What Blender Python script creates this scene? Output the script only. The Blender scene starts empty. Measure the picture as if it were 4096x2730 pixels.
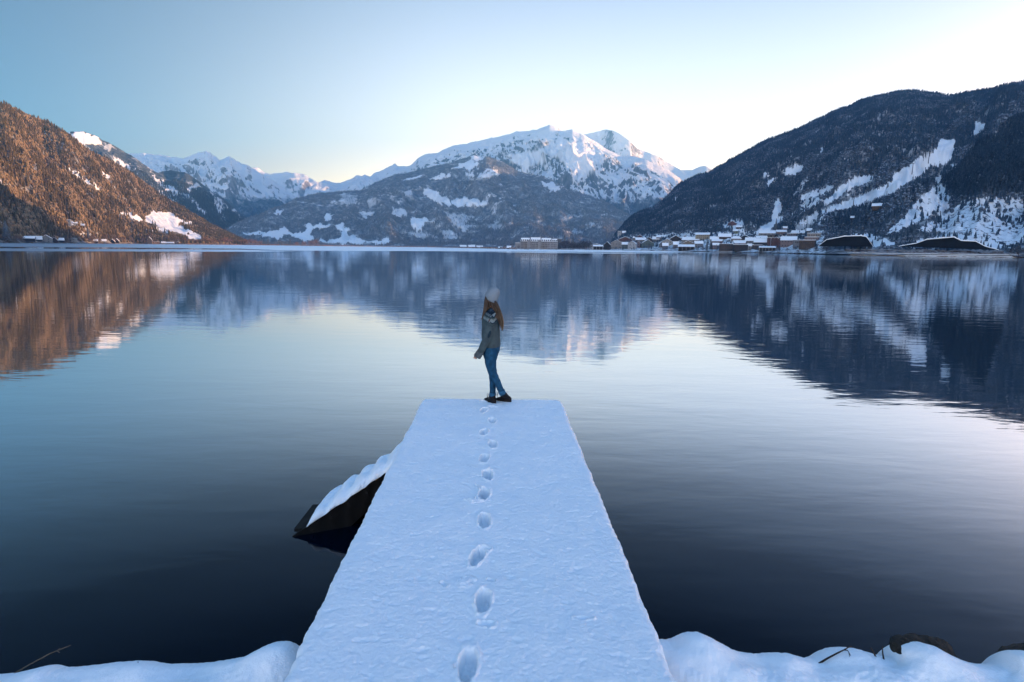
import bpy, bmesh, math, random
import numpy as np
from mathutils import Vector, Matrix

# ------------------------------------------------------------------ camera
scene = bpy.context.scene
COL = scene.collection
HAZE = 7.6e-5
HC = 3.06                                   # lens height above the lake
PITCH, ROLL = math.radians(9.33), math.radians(0.69)
FPX = 2276.0                                # focal length for a frame 4096 wide (20 mm)
cam_d = bpy.data.cameras.new("camera")
cam_d.lens = 36.0 * FPX / 4096.0
cam_d.sensor_width = 36.0
cam_d.clip_start, cam_d.clip_end = 0.05, 60000.0
cam = bpy.data.objects.new("camera", cam_d)
COL.objects.link(cam)
CM = Matrix.Rotation(math.pi / 2 - PITCH, 3, 'X') @ Matrix.Rotation(ROLL, 3, 'Z')
cam.matrix_world = Matrix.Translation((0, 0, HC)) @ CM.to_4x4()
scene.camera = cam
CR = np.array(CM)

# ------------------------------------------------------------------ sky, sun, exposure
SUN_AZ, SUN_EL = math.radians(65.0), math.radians(8.4)      # azimuth right of +Y
world = bpy.data.worlds.new("World")
scene.world = world
world.use_nodes = True
wn, wl = world.node_tree.nodes, world.node_tree.links
wn.clear()
sky = wn.new('ShaderNodeTexSky')
sky.sky_type = 'NISHITA'
sky.sun_disc = False
sky.sun_elevation = SUN_EL
sky.sun_rotation = SUN_AZ
sky.altitude = 750
sky.air_density, sky.dust_density, sky.ozone_density = 1.0, 1.0, 2.6
hsv = wn.new('ShaderNodeHueSaturation')
hsv.inputs['Saturation'].default_value = 1.0
mixc = wn.new('ShaderNodeMix'); mixc.data_type = 'RGBA'; mixc.blend_type = 'MULTIPLY'
mixc.inputs[0].default_value = 1.0
mixc.inputs[7].default_value = (2.28, 2.62, 2.85, 1)
bg = wn.new('ShaderNodeBackground')
bg.inputs[1].default_value = 0.15
wo = wn.new('ShaderNodeOutputWorld')
gam = wn.new('ShaderNodeGamma'); gam.inputs[1].default_value = 1.12
scl = wn.new('ShaderNodeVectorMath'); scl.operation = 'SCALE'; scl.inputs['Scale'].default_value = 0.30
wl.new(sky.outputs[0], scl.inputs[0]); wl.new(scl.outputs[0], gam.inputs[0])
wl.new(gam.outputs[0], hsv.inputs['Color'])
wl.new(hsv.outputs[0], mixc.inputs[6])
# paler, thicker air low over the valley and a deeper blue overhead and away from the sun
tcw = wn.new('ShaderNodeTexCoord'); sxw = wn.new('ShaderNodeSeparateXYZ'); wl.new(tcw.outputs['Generated'], sxw.inputs[0])
rmp = wn.new('ShaderNodeValToRGB'); wl.new(sxw.outputs[2], rmp.inputs[0])
els = rmp.color_ramp.elements
SKYR = [(0.0, (2.9, 1.12, .56)), (.10, (2.6, 1.10, .56)), (.22, (2.0, .87, .49)), (.38, (1.16, .57, .37)), (.6, (.56, .475, .45)), (1.0, (.49, .48, .49))]
els[0].position, els[0].color = SKYR[0][0], (*SKYR[0][1], 1)
els[1].position, els[1].color = SKYR[-1][0], (*SKYR[-1][1], 1)
for p_, c_ in SKYR[1:-1]:
    e_ = els.new(p_); e_.color = (*c_, 1)
dt = wn.new('ShaderNodeVectorMath'); dt.operation = 'DOT_PRODUCT'; wl.new(tcw.outputs['Generated'], dt.inputs[0])
dt.inputs[1].default_value = (math.sin(math.radians(3)), math.cos(math.radians(3)), 0)
mrw = wn.new('ShaderNodeMapRange'); mrw.interpolation_type = 'SMOOTHSTEP'; wl.new(dt.outputs['Value'], mrw.inputs[0])
for k_, v_ in zip((1, 2, 3, 4), (0.40, 1.0, 1.7, 2.1)): mrw.inputs[k_].default_value = v_
dl = wn.new('ShaderNodeVectorMath'); dl.operation = 'DOT_PRODUCT'; wl.new(tcw.outputs['Generated'], dl.inputs[0])
dl.inputs[1].default_value = (-.966, .26, 0)
mrl = wn.new('ShaderNodeMapRange'); mrl.interpolation_type = 'SMOOTHSTEP'; wl.new(dl.outputs['Value'], mrl.inputs[0])
for k_, v_ in zip((1, 2, 3, 4), (0.32, 0.92, 0.0, 1.0)): mrl.inputs[k_].default_value = v_
lf = wn.new('ShaderNodeMix'); lf.data_type = 'RGBA'; wl.new(mrl.outputs[0], lf.inputs[0])
lf.inputs[6].default_value = (1, 1, 1, 1); lf.inputs[7].default_value = (.04, .125, .25, 1)
m2 = wn.new('ShaderNodeMix'); m2.data_type = 'RGBA'; m2.blend_type = 'MULTIPLY'; m2.inputs[0].default_value = 1.0
m3 = wn.new('ShaderNodeMix'); m3.data_type = 'RGBA'; m3.blend_type = 'MULTIPLY'; m3.inputs[0].default_value = 1.0
wl.new(mixc.outputs[2], m3.inputs[6]); wl.new(lf.outputs[2], m3.inputs[7])
wl.new(m3.outputs[2], m2.inputs[6]); wl.new(rmp.outputs[0], m2.inputs[7])
# the bright pale sky opposite the low sun
db_ = wn.new('ShaderNodeMapRange'); db_.interpolation_type = 'SMOOTHSTEP'; wl.new(sxw.outputs[1], db_.inputs[0])
for k_, v_ in zip((1, 2, 3, 4), (-0.85, 0.0, 2.7, 1.0)): db_.inputs[k_].default_value = v_
# thin veil before the sun takes the glare off that side
ds_ = wn.new('ShaderNodeVectorMath'); ds_.operation = 'DOT_PRODUCT'; wl.new(tcw.outputs['Generated'], ds_.inputs[0])
ds_.inputs[1].default_value = (math.sin(SUN_AZ), math.cos(SUN_AZ), 0)
mrs = wn.new('ShaderNodeMapRange'); mrs.interpolation_type = 'SMOOTHSTEP'; wl.new(ds_.outputs['Value'], mrs.inputs[0])
for k_, v_ in zip((1, 2, 3, 4), (0.35, 0.95, 0.0, 1.0)): mrs.inputs[k_].default_value = v_
sm_ = wn.new('ShaderNodeMix'); sm_.data_type = 'RGBA'; wl.new(mrs.outputs[0], sm_.inputs[0])
sm_.inputs[6].default_value = (1, 1, 1, 1); sm_.inputs[7].default_value = (.48, .58, .72, 1)
m4 = wn.new('ShaderNodeMix'); m4.data_type = 'RGBA'; m4.blend_type = 'MULTIPLY'; m4.inputs[0].default_value = 1.0
wl.new(m2.outputs[2], m4.inputs[6]); wl.new(sm_.outputs[2], m4.inputs[7])
mb_ = wn.new('ShaderNodeMath'); mb_.operation = 'MULTIPLY'; wl.new(mrw.outputs[0], mb_.inputs[0]); wl.new(db_.outputs[0], mb_.inputs[1])
vm = wn.new('ShaderNodeVectorMath'); vm.operation = 'SCALE'; wl.new(m4.outputs[2], vm.inputs[0]); wl.new(mb_.outputs[0], vm.inputs['Scale'])
wl.new(vm.outputs[0], bg.inputs[0])
wl.new(bg.outputs[0], wo.inputs[0])

sun_d = bpy.data.lights.new("sun", 'SUN')
sun_d.energy = 5.0
sun_d.angle = math.radians(0.5)
sun_d.color = (1.0, 0.57, 0.27)
sun = bpy.data.objects.new("sun", sun_d)
COL.objects.link(sun)
sdir = Vector((math.sin(SUN_AZ) * math.cos(SUN_EL), math.cos(SUN_AZ) * math.cos(SUN_EL), math.sin(SUN_EL)))
sun.rotation_euler = sdir.to_track_quat('Z', 'Y').to_euler()
sun.location = sdir * 100

vs = scene.view_settings
vs.view_transform, vs.look = 'Standard', 'None'
vs.gamma, vs.use_curve_mapping = 1.0, False
vs.exposure = 2.17
scene.cycles.use_denoising = True
scene.cycles.max_bounces = 6
scene.cycles.volume_bounces = 0
scene.cycles.diffuse_bounces = 3
scene.cycles.glossy_bounces = 4

# ------------------------------------------------------------------ helpers
def ray(px, py):
    """direction(s) of the ray through a point of the 4096 x 2730 frame"""
    px, py = np.asarray(px, float), np.asarray(py, float)
    v = np.stack([px - 2048.0, 1365.0 - py, np.full(np.broadcast(px, py).shape, -FPX) + 0 * px], -1)
    d = v @ CR.T
    return d / np.linalg.norm(d, axis=-1, keepdims=True)

def proj(P):
    q = (np.asarray(P, float) - np.array([0, 0, HC])) @ CR
    return 2048 + FPX * q[..., 0] / -q[..., 2], 1365 - FPX * q[..., 1] / -q[..., 2]

def at_z(px, py, z=0.0):
    d = ray(px, py)
    return np.array([0, 0, HC]) + d * ((z - HC) / d[..., 2])[..., None]

def at_y(px, py, y):
    d = ray(px, py)
    return np.array([0, 0, HC]) + d * (np.asarray(y, float) / d[..., 1])[..., None]

def azel(px, py):
    d = ray(px, py)
    return np.arctan2(d[..., 0], d[..., 1]), np.arctan2(d[..., 2], np.hypot(d[..., 0], d[..., 1]))

_perm = np.random.RandomState(7).permutation(256)
_perm = np.concatenate([_perm, _perm, _perm])
_ga = np.random.RandomState(3).rand(256) * 2 * np.pi
_gx, _gy = np.cos(_ga), np.sin(_ga)
def perlin(x, y, seed=0):
    x, y = np.asarray(x, float) + seed * 17.31, np.asarray(y, float) + seed * 9.77
    xi, yi = np.floor(x).astype(int), np.floor(y).astype(int)
    xf, yf = x - xi, y - yi
    u, v = xf**3 * (xf * (xf * 6 - 15) + 10), yf**3 * (yf * (yf * 6 - 15) + 10)
    def g(ix, iy):
        h = _perm[_perm[ix & 255] + (iy & 255)] & 255
        return _gx[h] * (x - ix) + _gy[h] * (y - iy)
    a, b, c, d = g(xi, yi), g(xi + 1, yi), g(xi, yi + 1), g(xi + 1, yi + 1)
    return 1.5 * ((a + u * (b - a)) * (1 - v) + (c + u * (d - c)) * v)
def fbm(x, y, o=4, seed=0, gain=0.5):
    s, a = 0, 1.0
    for k in range(o):
        s = s + a * perlin(x * 2**k, y * 2**k, seed + k); a *= gain
    return s
def ridged(x, y, o=4, seed=0, gain=0.5):
    s, a = 0, 1.0
    for k in range(o):
        s = s + a * (1 - 2 * np.abs(perlin(x * 2**k, y * 2**k, seed + k))); a *= gain
    return s * 0.5
def sstep(a, b, x):
    t = np.clip((x - a) / (b - a), 0, 1)
    return t * t * (3 - 2 * t)
def inpoly(px, py, poly):
    r = np.zeros(px.shape, bool)
    n = len(poly)
    for i in range(n):
        x0, y0 = poly[i]; x1, y1 = poly[(i + 1) % n]
        if y0 == y1: continue
        c = ((y0 > py) != (y1 > py)) & (px < (x1 - x0) * (py - y0) / (y1 - y0) + x0)
        r ^= c
    return r

def tag(o, label=None, cat=None, group=None, kind=None):
    if label: o['label'] = label
    if cat: o['category'] = cat
    if group: o['group'] = group
    if kind: o['kind'] = kind
    return o

def np_mesh(name, V, F, mat=None, parent=None, smooth=False, attrs=None):
    """V (n,3), F (m,k) of equal k -> linked object"""
    V = np.asarray(V, np.float32); F = np.asarray(F, np.int32)
    me = bpy.data.meshes.new(name)
    m, k = F.shape
    me.vertices.add(len(V)); me.vertices.foreach_set('co', V.ravel())
    me.loops.add(m * k); me.loops.foreach_set('vertex_index', F.ravel())
    me.polygons.add(m); me.polygons.foreach_set('loop_start', np.arange(m, dtype=np.int32) * k)
    me.update(calc_edges=True)
    me.polygons.foreach_set('use_smooth', np.full(m, smooth, bool))
    for an, av in (attrs or {}).items():
        av = np.asarray(av, np.float32)
        if av.ndim == 1:
            a = me.attributes.new(an, 'FLOAT', 'POINT'); a.data.foreach_set('value', av)
        else:
            a = me.attributes.new(an, 'FLOAT_COLOR', 'POINT')
            if av.shape[1] == 3: av = np.concatenate([av, np.ones((len(av), 1), np.float32)], 1)
            a.data.foreach_set('color', av.ravel())
    if mat: me.materials.append(mat)
    o = bpy.data.objects.new(name, me)
    COL.objects.link(o)
    if parent is not None: o.parent = parent
    return o

def grid_faces(nr, nc, off=0):
    i = np.arange(nr - 1)[:, None] * nc + np.arange(nc - 1)[None, :] + off
    return np.stack([i, i + 1, i + nc + 1, i + nc], -1).reshape(-1, 4)

def empty(name, loc=(0, 0, 0), rz=0.0):
    o = bpy.data.objects.new(name, None)
    o.empty_display_size = 0.3
    COL.objects.link(o)
    o.location = loc; o.rotation_euler = (0, 0, rz)
    return o

class MB:
    """collects shapes, links them as one mesh object"""
    def __init__(s): s.v, s.f = [], []
    def add(s, V, F):
        o = len(s.v); s.v += [tuple(map(float, p)) for p in V]; s.f += [tuple(i + o for i in f) for f in F]; return s
    def box(s, c, h, rz=0.0, taper=1.0):
        V = []
        for z in (-1, 1):
            k = 1.0 if z < 0 else taper
            for x, y in ((-1, -1), (1, -1), (1, 1), (-1, 1)):
                a, b = x * h[0] * k, y * h[1] * k
                V.append((c[0] + a * math.cos(rz) - b * math.sin(rz), c[1] + a * math.sin(rz) + b * math.cos(rz), c[2] + z * h[2]))
        return s.add(V, [(3, 2, 1, 0), (4, 5, 6, 7), (0, 1, 5, 4), (1, 2, 6, 5), (2, 3, 7, 6), (3, 0, 4, 7)])
    def prism(s, poly, a, b):
        """poly: list of 3d points; extruded by vector b-a"""
        d = Vector(b) - Vector(a); n = len(poly)
        V = [Vector(p) for p in poly] + [Vector(p) + d for p in poly]
        F = [tuple(range(n - 1, -1, -1)), tuple(range(n, 2 * n))] + [(i, (i + 1) % n, n + (i + 1) % n, n + i) for i in range(n)]
        return s.add(V, F)
    def tube(s, pts, rad, n=6):
        pts = [Vector(p) for p in pts]
        if not hasattr(rad, '__len__'): rad = [rad] * len(pts)
        V = []; up = Vector((0.3, 0.2, 1)).normalized()
        for i, p in enumerate(pts):
            t = (pts[min(i + 1, len(pts) - 1)] - pts[max(i - 1, 0)]).normalized()
            a = t.cross(up)
            if a.length < 1e-3: a = t.cross(Vector((1, 0, 0)))
            a.normalize(); b = t.cross(a)
            for k in range(n):
                q = 2 * math.pi * k / n
                V.append(p + (a * math.cos(q) + b * math.sin(q)) * rad[i])
        F = []
        for i in range(len(pts) - 1):
            for k in range(n):
                F.append((i * n + k, i * n + (k + 1) % n, (i + 1) * n + (k + 1) % n, (i + 1) * n + k))
        F.append(tuple(range(n - 1, -1, -1))); F.append(tuple(range((len(pts) - 1) * n, len(pts) * n)))
        return s.add(V, F)
    def loft(s, rings, n=24, fn=None):
        """rings: (centre, axis a, axis b) with axes carrying the half sizes"""
        V = []
        for i, (c, a, b) in enumerate(rings):
            c, a, b = Vector(c), Vector(a), Vector(b)
            for k in range(n):
                q = 2 * math.pi * k / n
                r = 1.0 if fn is None else fn(i, q)
                V.append(c + (a * math.cos(q) + b * math.sin(q)) * r)
        F = []
        for i in range(len(rings) - 1):
            for k in range(n):
                F.append((i * n + k, i * n + (k + 1) % n, (i + 1) * n + (k + 1) % n, (i + 1) * n + k))
        F.append(tuple(range(n - 1, -1, -1))); F.append(tuple(range((len(rings) - 1) * n, len(rings) * n)))
        return s.add(V, F)
    def ball(s, c, r, ax=None, n=14, m=9):
        ax = ax or (Vector((1, 0, 0)), Vector((0, 1, 0)), Vector((0, 0, 1)))
        rr = r if hasattr(r, '__len__') else (r, r, r)
        c = Vector(c); V = []; F = []
        for i in range(1, m):
            t = math.pi * i / m
            for k in range(n):
                q = 2 * math.pi * k / n
                V.append(c + ax[0] * rr[0] * math.sin(t) * math.cos(q) + ax[1] * rr[1] * math.sin(t) * math.sin(q) + ax[2] * rr[2] * math.cos(t))
        V += [c + ax[2] * rr[2], c - ax[2] * rr[2]]
        for i in range(m - 2):
            for k in range(n):
                F.append((i * n + k, (i + 1) * n + k, (i + 1) * n + (k + 1) % n, i * n + (k + 1) % n))
        for k in range(n):
            F.append((len(V) - 2, k, (k + 1) % n)); F.append((len(V) - 1, (m - 2) * n + (k + 1) % n, (m - 2) * n + k))
        return s.add(V, F)
    def build(s, name, mat=None, parent=None, smooth=False):
        me = bpy.data.meshes.new(name)
        me.from_pydata(s.v, [], s.f); me.update()
        if smooth: me.polygons.foreach_set('use_smooth', [True] * len(me.polygons))
        if mat: me.materials.append(mat)
        o = bpy.data.objects.new(name, me); COL.objects.link(o)
        if parent is not None: o.parent = parent
        return o

def recalc(o):
    bm = bmesh.new(); bm.from_mesh(o.data)
    bmesh.ops.recalc_face_normals(bm, faces=bm.faces); bm.to_mesh(o.data); bm.free()

def voxel(o, size, smooth=4, fac=0.5):
    recalc(o)
    m = o.modifiers.new('r', 'REMESH'); m.mode = 'VOXEL'; m.voxel_size = size
    if smooth:
        k = o.modifiers.new('s', 'SMOOTH'); k.iterations = smooth; k.factor = fac
    dg = bpy.context.evaluated_depsgraph_get()
    me = bpy.data.meshes.new_from_object(o.evaluated_get(dg))
    o.modifiers.clear()
    mats = list(o.data.materials); old = o.data; o.data = me; nm = old.name
    bpy.data.meshes.remove(old); me.name = nm
    me.materials.clear()
    for x in mats: me.materials.append(x)
    me.polygons.foreach_set('use_smooth', [True] * len(me.polygons))
    return o

# ------------------------------------------------------------------ materials
class NT:
    def __init__(s, name):
        s.m = bpy.data.materials.new(name); s.m.use_nodes = True
        s.t = s.m.node_tree; s.n = s.t.nodes; s.n.clear()
        s.out = s.n.new('ShaderNodeOutputMaterial'); s.p = s.n.new('ShaderNodeBsdfPrincipled')
        s.t.links.new(s.p.outputs[0], s.out.inputs[0])
        s.p.inputs['Specular IOR Level'].default_value = 0.25
    def link(s, a, b): s.t.links.new(a, b)
    def node(s, kind, **kw):
        n = s.n.new(kind)
        for k, v in kw.items(): setattr(n, k, v)
        return n
    def setv(s, sock, v):
        if hasattr(v, 'is_output'): s.link(v, sock)
        elif v is not None:
            if hasattr(v, '__len__') and len(v) == 3 and sock.type == 'RGBA': v = (*v, 1)
            sock.default_value = v
    def coord(s, which='Object', scale=None, rot=None):
        c = s.node('ShaderNodeTexCoord').outputs[which]
        if scale is None and rot is None: return c
        m = s.node('ShaderNodeMapping'); s.link(c, m.inputs[0])
        if scale is not None: m.inputs['Scale'].default_value = scale
        if rot is not None: m.inputs['Rotation'].default_value = rot
        return m.outputs[0]
    def noise(s, vec, scale, detail=4, rough=0.55, dist=0.0):
        n = s.node('ShaderNodeTexNoise'); s.link(vec, n.inputs['Vector'])
        n.inputs['Scale'].default_value = scale; n.inputs['Detail'].default_value = detail
        n.inputs['Roughness'].default_value = rough; n.inputs['Distortion'].default_value = dist
        return n.outputs['Fac']
    def math(s, op, a, b=None, c=None, clamp=False):
        n = s.node('ShaderNodeMath', operation=op, use_clamp=clamp)
        s.setv(n.inputs[0], a)
        if b is not None: s.setv(n.inputs[1], b)
        if c is not None: s.setv(n.inputs[2], c)
        return n.outputs[0]
    def ramp(s, v, a, b, lo=0.0, hi=1.0):
        n = s.node('ShaderNodeMapRange', interpolation_type='SMOOTHSTEP')
        s.setv(n.inputs[0], v); n.inputs[1].default_value = a; n.inputs[2].default_value = b
        n.inputs[3].default_value = lo; n.inputs[4].default_value = hi
        return n.outputs[0]
    def mix(s, f, a, b, blend='MIX'):
        n = s.node('ShaderNodeMix', data_type='RGBA', blend_type=blend)
        s.setv(n.inputs[0], f); s.setv(n.inputs[6], a); s.setv(n.inputs[7], b)
        return n.outputs[2]
    def attr(s, name, out='Fac'):
        return s.node('ShaderNodeAttribute', attribute_name=name).outputs[out]
    def bump(s, h, dist=1.0, strength=1.0):
        n = s.node('ShaderNodeBump'); s.setv(n.inputs['Height'], h)
        n.inputs['Distance'].default_value = dist; n.inputs['Strength'].default_value = strength
        s.link(n.outputs[0], s.p.inputs['Normal']); return n
    def set(s, **kw):
        for k, v in kw.items(): s.setv(s.p.inputs[k.replace('_', ' ')], v)
        return s.m

def flat(name, col, rough=0.7, var=0.25, scale=1.0, metal=0.0, bump=0.0):
    t = NT(name); c = t.coord()
    f = t.noise(c, scale, 5)
    lo = tuple(x * (1 - var) for x in col); hi = tuple(min(1, x * (1 + var)) for x in col)
    t.set(Base_Color=t.mix(t.ramp(f, .3, .7), lo, hi), Roughness=rough, Metallic=metal)
    if bump: t.bump(t.noise(c, scale * 4, 6), bump)
    return t.m

SNOW = (0.86, 0.88, 0.91)
def m_snow(name, fine=1.0, amp=0.02, big=0.0):
    t = NT(name); c = t.coord()
    n1 = t.noise(c, 9 * fine, 6, 0.6); n2 = t.noise(c, 40 * fine, 4, 0.6)
    h = t.math('ADD', t.math('MULTIPLY', n1, 1.0), t.math('MULTIPLY', n2, 0.35))
    t.bump(h, amp)
    sp = t.ramp(t.noise(c, 2.0 * fine, 3), .35, .65)
    t.set(Base_Color=t.mix(sp, (0.86, 0.89, 0.92), (0.91, 0.92, 0.93)), Roughness=0.65)
    t.p.inputs['Specular IOR Level'].default_value = 0.12
    return t.m
M = {}
M['snow'] = m_snow('snow')
M['snow_far'] = m_snow('snow_far', 0.02, 1.2)
# ------------------------------------------------------------------ lake and ice
def m_water():
    t = NT('lake_water')
    c = t.coord('Object', (0.55, 1.6, 1.0), (0, 0, 0.12))
    n1 = t.noise(c, 0.9, 3, 0.5, 0.3)
    n2 = t.noise(c, 3.2, 2, 0.5, 0.2)
    big = t.ramp(t.noise(t.coord('Object', (0.4, 1, 1)), 0.035, 3), .35, .7, 0.45, 1.3)
    h = t.math('ADD', t.math('MULTIPLY', n1, 0.0085), t.math('MULTIPLY', n2, 0.0016))
    t.bump(t.math('MULTIPLY', h, big), 1.0)
    # dark clear water under a mirror that fades as one looks steeper into it
    bn = t.n[-1]
    nrm = t.p.inputs['Normal'].links[0].from_socket
    lw = t.node('ShaderNodeLayerWeight'); lw.inputs[0].default_value = .5; t.link(nrm, lw.inputs['Normal'])
    cr = t.node('ShaderNodeValToRGB'); t.link(lw.outputs['Facing'], cr.inputs[0])
    pts = [(0, .003), (.30, .004), (.37, .008), (.444, .022), (.54, .072), (.62, .215), (.69, .42), (.75, .60), (.81, .71), (.88, .76), (.95, .80), (1, .95)]
    e = cr.color_ramp.elements
    e[0].position, e[0].color = pts[0][0], (pts[0][1],) * 3 + (1,); e[1].position, e[1].color = 1, (pts[-1][1],) * 3 + (1,)
    for a_, b_ in pts[1:-1]:
        x_ = e.new(a_); x_.color = (b_, b_, b_, 1)
    gl = t.node('ShaderNodeBsdfGlossy'); gl.inputs['Roughness'].default_value = .035; gl.inputs['Color'].default_value = (.93, .97, 1, 1); t.link(nrm, gl.inputs['Normal'])
    df = t.node('ShaderNodeBsdfDiffuse'); df.inputs['Color'].default_value = (.0001, .003, .009, 1)
    mx = t.node('ShaderNodeMixShader'); t.link(cr.outputs[0], mx.inputs[0]); t.link(df.outputs[0], mx.inputs[1]); t.link(gl.outputs[0], mx.inputs[2])
    t.link(mx.outputs[0], t.out.inputs[0])
    return t.m
M['water'] = m_water()
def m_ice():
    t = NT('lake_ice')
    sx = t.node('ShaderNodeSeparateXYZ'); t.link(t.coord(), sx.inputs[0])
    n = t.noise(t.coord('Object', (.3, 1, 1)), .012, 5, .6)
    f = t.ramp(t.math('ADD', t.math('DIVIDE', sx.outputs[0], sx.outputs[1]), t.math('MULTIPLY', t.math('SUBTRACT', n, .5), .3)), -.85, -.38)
    t.set(Base_Color=t.mix(f, (.26, .30, .34), (.95, .96, .97)), Roughness=0.5, IOR=1.31)  # dim left and near-white middle: the sky's reflection painted into the ice
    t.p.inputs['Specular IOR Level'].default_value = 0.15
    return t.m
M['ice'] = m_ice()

ang = np.linspace(0, 2 * np.pi, 97)[:-1]
rr = np.array([0.001, 3, 8, 20, 60, 200, 700, 2500, 7000.0])
V = np.stack([np.outer(rr, np.sin(ang)), np.outer(rr, np.cos(ang)), np.zeros((len(rr), 96))], -1)
i = np.arange(len(rr) - 1)[:, None] * 96 + np.arange(96)[None]
j = np.arange(len(rr) - 1)[:, None] * 96 + (np.arange(96)[None] + 1) % 96
F = np.stack([i, i + 96, j + 96, j], -1).reshape(-1, 4)
lake = np_mesh('lake_water', V.reshape(-1, 3), F, M['water']); tag(lake, kind='structure')

# the whole ground, far below the lake at the middle, out to the horizon
V = np.array([(-14000, -14000, -6), (14000, -14000, -6), (14000, 14000, -6), (-14000, 14000, -6)], float)
g = np_mesh('lake_bed', V, [(0, 1, 2, 3)], flat('lake_bed', (0.05, 0.05, 0.045), 0.9)); tag(g, kind='structure')

def interp(tab, x):
    a = np.array(tab, float); return np.interp(x, a[:, 0], a[:, 1])
SHORE = [(-1800, 960), (-600, 969), (0, 973), (500, 976.5), (980, 981.5), (1300, 985.5), (1500, 987.6), (1700, 990), (1900, 994.5), (2060, 998.5), (2300, 1000), (2600, 1004),
         (2800, 1007.5), (3000, 1011), (3200, 1015), (3400, 1021), (3700, 1026), (4096, 1031), (5200, 1052), (7000, 1095)]
def shore_r(px):
    p = at_z(px, interp(SHORE, px), 0.0)
    return np.hypot(p[..., 0], p[..., 1])
def strip(name, px, r0, r1, z, mat, nr=900):
    # wind-roughened ice: low ridges lying across the view
    az, _ = azel(px, interp(SHORE, px))
    t = np.linspace(0, 1, nr)[:, None]
    r1 = np.maximum(r1, r0 * 1.0005)
    R = r0[None] * (r1 / r0)[None] ** t
    lam = R * np.log((r1 / r0))[None] / (nr / 6.0)
    ph = t * nr / 6.0 * 2 * np.pi + 3.0 * fbm(R * np.sin(az) / 30, R * np.cos(az) / 90, 3, 3)
    slope = .03 * (1 + .5 * fbm(R * np.sin(az) / 60, R * np.cos(az) / 60, 2, 9))
    Z = z + np.minimum(slope * lam / 6.283, .25) * (1 + np.sin(ph))
    V = np.stack([R * np.sin(az), R * np.cos(az), Z], -1)
    return np_mesh(name, V.reshape(-1, 3), grid_faces(nr, len(px))[:, ::-1], mat)
def rr_of(tab, px):
    p = at_z(px, interp(tab, px) + 0.8 * perlin(px / 90., px * 0, 3) + 0.4 * perlin(px / 23., px * 0, 5), 0.0)
    return np.hypot(p[..., 0], p[..., 1])
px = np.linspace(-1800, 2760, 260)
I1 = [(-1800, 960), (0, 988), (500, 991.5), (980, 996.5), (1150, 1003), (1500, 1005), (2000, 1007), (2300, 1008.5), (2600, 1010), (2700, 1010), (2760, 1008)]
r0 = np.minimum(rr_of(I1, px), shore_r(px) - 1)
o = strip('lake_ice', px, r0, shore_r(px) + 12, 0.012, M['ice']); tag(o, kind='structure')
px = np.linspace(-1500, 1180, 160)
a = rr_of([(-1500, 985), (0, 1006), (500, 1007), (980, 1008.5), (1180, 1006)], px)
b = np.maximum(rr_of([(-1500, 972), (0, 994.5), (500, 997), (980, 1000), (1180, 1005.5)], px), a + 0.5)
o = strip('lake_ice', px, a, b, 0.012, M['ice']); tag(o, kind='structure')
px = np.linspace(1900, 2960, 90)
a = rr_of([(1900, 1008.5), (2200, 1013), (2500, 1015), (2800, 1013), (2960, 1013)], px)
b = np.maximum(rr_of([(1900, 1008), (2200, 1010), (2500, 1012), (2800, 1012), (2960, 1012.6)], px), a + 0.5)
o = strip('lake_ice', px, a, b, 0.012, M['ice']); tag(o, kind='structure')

# ------------------------------------------------------------------ mountains
A_SIL = [(-2600, 330), (-1500, 300), (-700, 350), (-300, 385), (0, 418), (26, 426), (69, 445), (108, 465), (152, 480), (191, 494), (217, 512), (260, 536), (295, 560), (330, 590), (369, 612),
         (390, 625), (434, 642), (477, 668), (520, 692), (555, 720), (607, 755), (642, 785), (672, 803), (702, 820), (737, 837), (780, 863), (820, 889), (850, 907), (890, 924), (930, 944), (990, 974)]
B_SIL = [(60, 640), (160, 590), (255, 540), (282, 527), (334, 526.5), (360, 536), (390, 547), (408, 560), (434, 571), (468, 590), (499, 608), (525, 623), (564, 649), (598, 675),
         (629, 690), (676, 682), (737, 690), (780, 714), (820, 745), (850, 770), (892, 794), (922, 820), (955, 850), (985, 868), (1010, 884), (1060, 920), (1120, 965)]
C_SIL = [(330, 640), (450, 625), (525, 614), (546, 616), (577, 614), (607, 618), (637, 621), (676, 626), (711, 631), (733, 636), (763, 623), (789, 614), (826, 606), (841, 613), (859, 626),
         (881, 641), (900, 633), (918, 628), (940, 639), (963, 652), (985, 659), (1007, 672), (1035, 688), (1059, 702), (1096, 724), (1133, 754), (1170, 780), (1200, 800), (1260, 850)]
D_SIL = [(900, 700), (960, 680), (1007, 670), (1029, 670), (1059, 691), (1081, 698), (1118, 693), (1148, 690), (1192, 694), (1218, 698), (1244, 717), (1273, 731), (1299, 722), (1325, 730),
         (1362, 733), (1377, 726), (1407, 717), (1425, 702), (1444, 704), (1480, 720), (1600, 760)]
E_SIL = [(1240, 800), (1333, 765), (1377, 743), (1421, 720), (1458, 700), (1481, 706), (1495, 693), (1532, 680), (1569, 661), (1579, 654), (1591, 665), (1623, 667), (1642, 661),
         (1677, 630), (1699, 617), (1749, 613), (1780, 598), (1810, 584), (1868, 575), (1925, 561), (1983, 550), (2040, 538), (2065, 525), (2082, 528), (2143, 521), (2174, 510),
         (2199, 500), (2228, 510), (2254, 525), (2289, 517), (2312, 531), (2335, 541), (2400, 580), (2438, 605), (2488, 627), (2540, 625), (2580, 640), (2614, 655), (2668, 678), (2706, 705), (2737, 728), (2800, 760), (2900, 800)]
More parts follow.
